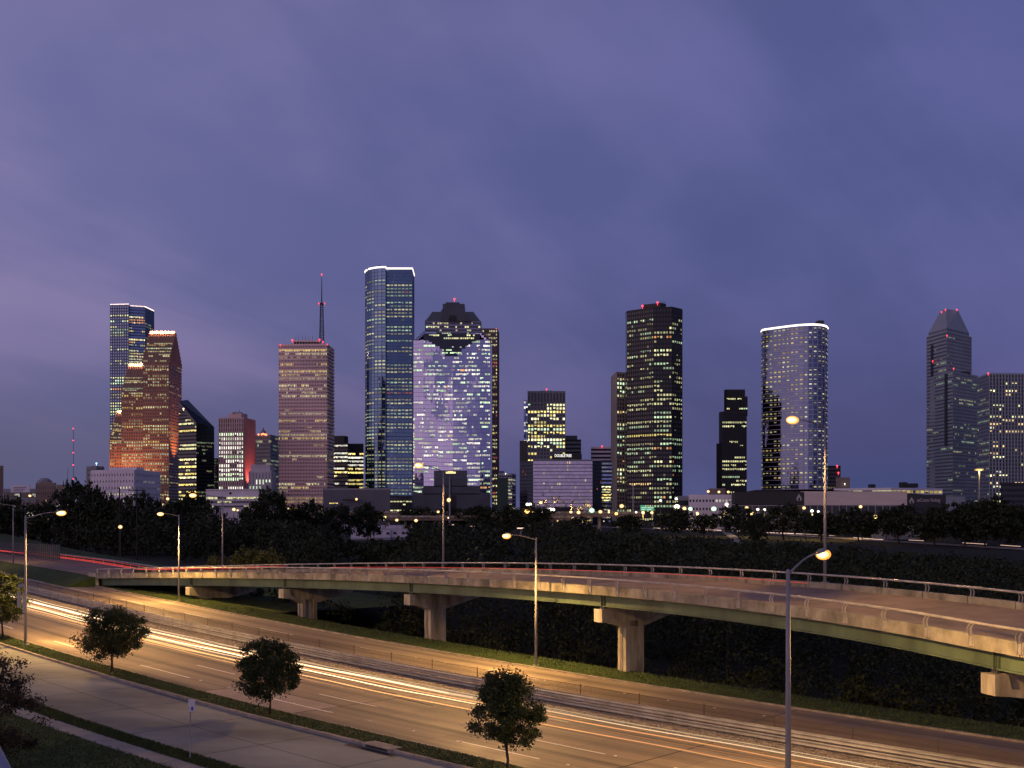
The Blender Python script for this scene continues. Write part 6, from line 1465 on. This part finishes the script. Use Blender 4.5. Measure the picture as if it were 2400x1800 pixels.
for dz in (.1, -.8):
    a, b = upoles[0] + Vector((0, 0, dz - .3)), upoles[1] + Vector((-1.2, 0, dz)); c0 = upoles[1] + Vector((14, 30, dz)); a0 = upoles[0] + Vector((-40, 8, dz))
    mb = MB(); mb.tube([a0.lerp(a, k / 6) + Vector((0, 0, -1.0 * math.sin(math.pi * k / 6))) for k in range(7)] + [a.lerp(b, k / 4) + Vector((0, 0, -.3 * math.sin(math.pi * k / 4))) for k in range(1, 5)], .03, 4); o = mb.build('power_cable', M_dkmetal); tag(o, 'upper thin power cable slung between the wooden poles' if dz > 0 else 'lower thin power cable slung between the wooden poles', 'cable')
# distant lamps on posts
def glow_lamp_mesh(mat, r): mb = MB(); mb.ball((0, 0, 0), r, r, r * .85, 10, 6); return mb.mesh('lamp_globe', mat, True)
pm = MB(); pm.tube([(0, 0, -1), (0, 0, 0)], .09, 5); post_me = pm.mesh('post', M_dkmetal)
LM = {'y': glow_lamp_mesh(M_sodium_far, 1.0), 'w': glow_lamp_mesh(M_white_l, .95), 'g': glow_lamp_mesh(M_merc, 1.0), 'o': glow_lamp_mesh(emit('orange_lamp', (1, .42, .10), 5), 1.0)}
NAMES = {'y': ('yellow glowing street lamp low before the skyline', 'yellow lamps before the skyline'), 'w': ('white glowing lamp low before the skyline', 'white lamps before the skyline'), 'g': ('greenish white lamp low before the skyline', 'greenish lamps before the skyline'), 'o': ('orange glowing lamp low before the skyline', 'orange lamps before the skyline')}
LAMPS = ((70, 1162, 'y', .8, 0), (393, 1169, 'y', .9, 0), (390, 1188, 'y', .7, 0), (407, 1187, 'y', 1.0, 0), (418, 1186, 'y', .9, 0), (427, 1186, 'y', .6, 0), (548, 1194, 'y', 1.0, 0), (557, 1196, 'y', .6, 0), (456, 1174, 'y', .5, 0), (676, 1192, 'y', .8, 0),
    (871, 1218, 'g', .9, 0), (902.5, 1212, 'y', .8, 0), (898, 1218.5, 'g', .7, 0), (930, 1219, 'y', .9, 0), (975, 1220, 'y', 1.0, 0), (1027, 1199.5, 'y', .8, 0), (1051, 1213.6, 'y', .6, 0),
    (1236, 1182, 'w', .9, 0), (1242.5, 1182, 'w', .9, 0), (1267.5, 1178, 'y', 1.0, 0), (1235.5, 1198, 'o', 1.3, 0), (1249.5, 1200, 'y', .9, 0), (1271.5, 1200, 'w', .5, 0), (1290, 1194, 'w', 1.0, 0), (1297, 1194.5, 'w', .9, 0), (1338, 1200, 'y', .9, 0), (1356, 1201, 'y', 1.1, 0), (1387, 1196.5, 'g', 1.5, 0), (1407, 1199.5, 'y', 1.1, 0), (1427, 1197, 'y', .6, 0), (1427, 1201, 'y', .6, 0), (1444.5, 1204, 'o', .8, 0), (1457, 1186, 'y', 1.2, 0),
    (1491, 1200.5, 'w', .6, 0), (1507, 1201, 'y', 1.0, 4000), (1528, 1201.5, 'y', .9, 0), (1586.5, 1188, 'w', 1.6, 0), (1604, 1191.5, 'y', 1.1, 0), (1618, 1192.5, 'g', 1.2, 0), (1634, 1203, 'y', 1.0, 5000), (1660, 1152, 'y', .8, 0), (1685, 1153, 'y', .8, 0), (1707, 1153, 'y', .8, 0), (1673, 1192.5, 'g', 1.5, 0), (1703, 1182, 'w', 1.0, 0), (1703, 1190, 'w', 1.0, 0), (1699.5, 1203, 'y', 1.0, 0), (1750, 1190, 'y', 1.0, 0), (1763, 1204, 'y', 1.2, 6000), (1776, 1194, 'w', .8, 0), (1792, 1194.5, 'w', .8, 0), (1884.5, 1190.5, 'y', 1.0, 0), (1888, 1207.5, 'y', 1.1, 4000), (1905, 1206, 'y', .9, 0), (1903, 1197.5, 'w', .9, 0), (1918, 1199, 'w', .7, 0), (2017, 1187.5, 'y', 1.0, 0), (2052, 1211, 'y', 1.2, 9000), (2145, 1210, 'y', 1.2, 5000), (2162, 1209.5, 'y', .8, 0), (2175, 1215, 'y', .5, 0), (2238, 1213.5, 'y', .4, 0), (1307, 1221, 'y', .5, 0), (1366, 1223, 'y', .5, 0), (1300, 1177, 'y', .5, 0), (1548, 1173, 'w', .7, 0), (1585, 1169, 'w', .8, 0))
REG = [(100, 'the far left low roofs'), (440, 'the broad white block and red gabled tower'), (580, 'the long white library'), (700, 'the travertine tower'), (840, 'the grey theatre box'), (990, 'the white site trailers'), (1110, 'the stone portal'), (1262, 'the left wing of the mirrored hotel'), (1305, 'the left half of the mirrored hotel'), (1395, 'the right half of the mirrored hotel'), (1465, 'the slim concrete tower'), (1560, 'the black tower'), (1640, 'the low white building'), (1715, 'the slim black stepped tower'), (1830, 'the dark wall with leaf emblem'), (1960, 'the tall right ramp lamp'), (2100, 'the pale sign wall'), (2400, 'the lettered sign wall')]
KN = {'y': 'yellow lamp', 'w': 'white lamp', 'g': 'greenish lamp', 'o': 'orange lamp'}
ORD = ['leftmost', 'second from left', 'third from left', 'fourth from left', 'fifth from left', 'sixth from left', 'seventh from left', 'eighth from left']
def region(px): return next(nm for m_, nm in REG if px <= m_)
def lamp_label(px, y, k):
    same = sorted(l[:2] for l in LAMPS if l[2] == k and region(l[0]) == region(px)); n = len(same); i = same.index((px, y))
    if n == 1: return 'only ' + KN[k] + ' glowing before ' + region(px)
    return ('rightmost' if i == n - 1 else ORD[i]) + ' of the ' + KN[k] + 's before ' + region(px)
for (px, y, k, sc, pw) in LAMPS:
    d = 400 if y > 1206 else 330 if px < 460 else 440
    if y < 1165: d = 500
    if 1640 < px < 1720 and y < 1160: d = 650
    z = Zy(y, d); x = X(px, d); zb = terrain(x, d); root = empty('street_lamp', (x, d, zb)); _, gp = NAMES[k]; lb = lamp_label(px, y, k); tag(root, lb, 'street lamp', gp)
    s_ = sc * d / 520; o = link('lamp_globe', LM[k], root); o.location = (0, 0, z - zb); o.scale = (s_, s_, s_)
    p = link('post', post_me, root); p.location = (0, 0, z - zb); p.scale = (1, 1, max(1, z - zb))
    if pw: l = lamp_light('lamp_bulb', (0, 0, 0), pw * 1.2, (1, .62, .16), 1.0); l.parent = root; l.location = (0, -.5, z - zb - 1.6)
so = empty('street_lamp', (X(282, 190), 190, terrain(X(282, 190), 190))); tag(so, 'single yellow lamp glowing inside the dark wood at left', 'street lamp'); z_so = Zy(1235, 190) - so.location.z
o = link('lamp_globe', LM['y'], so); o.location = (0, 0, z_so); o.scale = (.42, .42, .42); p = link('post', post_me, so); p.location = (0, 0, z_so); p.scale = (1, 1, z_so)
# tall masts
def mast(px, ytop, d, label, r=.16):
    x = X(px, d); zb = terrain(x, d); t = empty('light_mast', (x, d, zb)); tag(t, label, 'light mast'); H = Zy(ytop, d) - zb; mb = MB(); mb.tube([(0, 0, -.2), (0, 0, H)], [r * 1.3, r * .8], 8); mb.build('pole', M_pole, t); return t, H
t, H = mast(1054, 1118, 380, 'thin bluish mast before the stone portal with a lamp half way up', .3); mb = MB(); mb.ball((-.3, -.6, Zy(1172, 380) - t.location.z), .8, n=10, m=6); mb.build('lamp_globe', M_sodium_far, t)
mast(1484, 1131, 560, 'thin bluish mast before the black tower', .4)
t, H = mast(2295, 1101, 470, 'high mast lamp with glowing ring at right, pole lit from above', .35)
mb = MB(); mb.ball((0, 0, H), 2.1, 2.1, .55, 14, 6); mb.build('lamp_ring', M_sodium_far, t); l = lamp_light('lamp_bulb', (0, 0, 0), 2500, (1, .62, .16), .5); l.parent = t; l.location = (0, -1.2, H - 1.0)
# green road sign
gs = empty('highway_sign', (X(1517, 545), 545, terrain(X(1517, 545), 545))); tag(gs, 'lit green overhead highway sign at the foot of the black tower', 'road sign'); zb = gs.location.z
M_gsign = emit('green_sign_face', (.10, .62, .34), .55); mb = MB(); mb.box(X(1501, 545) - gs.location.x, X(1533, 545) - gs.location.x, 0, .3, Zy(1197, 545) - zb, Zy(1187, 545) - zb); pn = mb.build('panel', M_gsign, gs)
mb = MB(); mb.box(X(1501, 545) - gs.location.x, X(1511, 545) - gs.location.x, 0, .3, Zy(1186.8, 545) - zb, Zy(1184, 545) - zb); mb.build('panel', M_gsign, gs)
mb = MB()
for (a, b, y) in ((1503, 1516, 1190), (1518, 1531, 1190), (1503, 1512, 1194), (1516, 1527, 1194)): mb.box(X(a, 545) - gs.location.x, X(b, 545) - gs.location.x, -.08, -.01, Zy(y + .9, 545) - zb, Zy(y - .9, 545) - zb)
mb.build('legend', emit('sign_legend', (.7, 1, .85), .8), pn)
mb = MB()
for px in (1503, 1531): mb.tube([(X(px, 545) - gs.location.x, .5, 0), (X(px, 545) - gs.location.x, .5, Zy(1186, 545) - zb)], .25, 6)
mb.build('support', M_galv, gs)
# yellow lit canopy at left and the lit retaining wall at right
cn = empty('canopy', (X(650, 420), 420, terrain(X(650, 420), 420))); tag(cn, 'low dark canopy with a yellow lit strip among the trees at left', 'canopy'); zc_ = Zy(1210, 420) - cn.location.z
mb = MB(); mb.box(-9, 9, 0, 7, zc_ - .5, zc_ + .5); mb.build('roof', W_dark, cn); mb = MB(); mb.box(-8.8, 4, -.1, 0, Zy(1217, 420) - cn.location.z, Zy(1214.6, 420) - cn.location.z); mb.build('lit_strip', emit('canopy_glow', (1, .72, .15), .9), cn)
for u in (-8, -2.5, 3, 8): mb = MB(); mb.box(u - .15, u + .15, .5, .8, 0, zc_ - .5); mb.build('post', W_dark, cn)
rw = empty('retaining_wall', (X(2075, 395), 395, terrain(X(2075, 395), 395))); tag(rw, 'low tan wall lit yellow by the parkway lamp at right', 'wall'); mb = MB(); mb.box(-5, 16, 0, .5, -.3, Zy(1222, 395) - rw.location.z); mb.build('wall', W_tan, rw)
mb = MB(); mb.v = [(-5, -8, .35), (9, -8, .35), (9, 0, .9), (-5, 0, .9)]; mb.f = [(0, 1, 2, 3)]; mb.build('apron', M_walk, rw)
# pale fence beyond the ramp approach at far left
pf = empty('pale_fence', (X(60, 190), 190, -8)); tag(pf, 'dim bluish picket fence at far left beyond the ramp approach', 'fence')
a = Vector((X(-30, 212), 212, Zy(1288, 212))); b = Vector((X(142, 164), 164, Zy(1304, 164))); n = 44
pk_me = MB(); pk_me.box(0, .74, -.03, .03, -.6, 1.8); pk_me = pk_me.mesh('fence_board', surf('fence_paint', (.06, .075, .08), .85, .35, .9))
e = b - a; Ln = e.length; ang = math.atan2(e.y, e.x)
for k in range(n):
    o = link('fence_board', pk_me, pf); o.location = a.lerp(b, k / n) - pf.location + Vector((0, 0, rnd.uniform(-.06, .06))); o.rotation_euler = (0, 0, ang); o.scale = (Ln / n / 1.06, 1, 1)

# ------------------------------------------------------------------ loose stones and grass blades
def scatter_stones():
    g = np.random.default_rng(3); n = 9000; V = []; F = []
    base = np.array([(1, 0, 0), (0, 1, 0), (-1, 0, 0), (0, -1, 0), (0, 0, .7)])
    for i in range(n):
        s_ = g.uniform(-110, -8); t_ = g.uniform(47.5, 51.2) if g.random() < .9 else g.uniform(46.8, 47.6); p = ST(s_, t_, .005); r = g.uniform(.03, .085)
        a = g.uniform(0, 6.28); c, q = math.cos(a), math.sin(a); k = len(V); sc = g.uniform(.6, 1.2, 3)
        for b in base: V.append((p.x + r * sc[0] * (b[0] * c - b[1] * q), p.y + r * sc[1] * (b[0] * q + b[1] * c), p.z + r * sc[2] * b[2]))
        F += [(k, k + 1, k + 4), (k + 1, k + 2, k + 4), (k + 2, k + 3, k + 4), (k + 3, k, k + 4)]
    me = bpy.data.meshes.new('gravel_stones'); me.from_pydata(V, [], F); me.materials.append(M_stone); o = link('gravel', me); tag(o, 'scattered loose stones on the gravel median', kind='stuff')
M_stone = leaf_mat('stone_grey', (0.10, 0.085, 0.07), (0.38, 0.34, 0.29)); scatter_stones()
def blades(label, n, s0, s1, t0, t1, h0, hb, seed):
    g = np.random.default_rng(seed); V = []; F = []
    for i in range(n):
        p = ST(g.uniform(s0, s1), g.uniform(t0, t1), h0); a = g.uniform(0, 6.28); w = g.uniform(.02, .05); h = g.uniform(.5, 1.2) * hb; k = len(V)
        V += [(p.x - w * math.cos(a), p.y - w * math.sin(a), p.z - .02), (p.x + w * math.cos(a), p.y + w * math.sin(a), p.z - .02), (p.x + g.normal(0, .04), p.y + g.normal(0, .04), p.z + h)]; F.append((k, k + 1, k + 2))
    me = bpy.data.meshes.new('grass'); me.from_pydata(V, [], F); me.materials.append(M_blade); tag(link('grass', me), label, kind='stuff')
M_blade = leaf_mat('grass_blade', (0.026, 0.050, 0.012), (0.070, 0.100, 0.028))
blades('short grass blades on the tree strip between street and highway', 26000, -100, -26, 33.15, 35.02, .12, .06, 1)
blades('rough grass blades on the thin strip beside the sidewalk', 14000, -66, -36, 24.4, 25.55, .10, .09, 2)
blades('grass blades of the lawn in the bottom left corner', 22000, -64, -38, 15, 23.45, .08, .09, 3)
blades('grass blades of the verge along the far carriageway', 22000, -125, -10, 60.95, 65.6, .11, .13, 4)
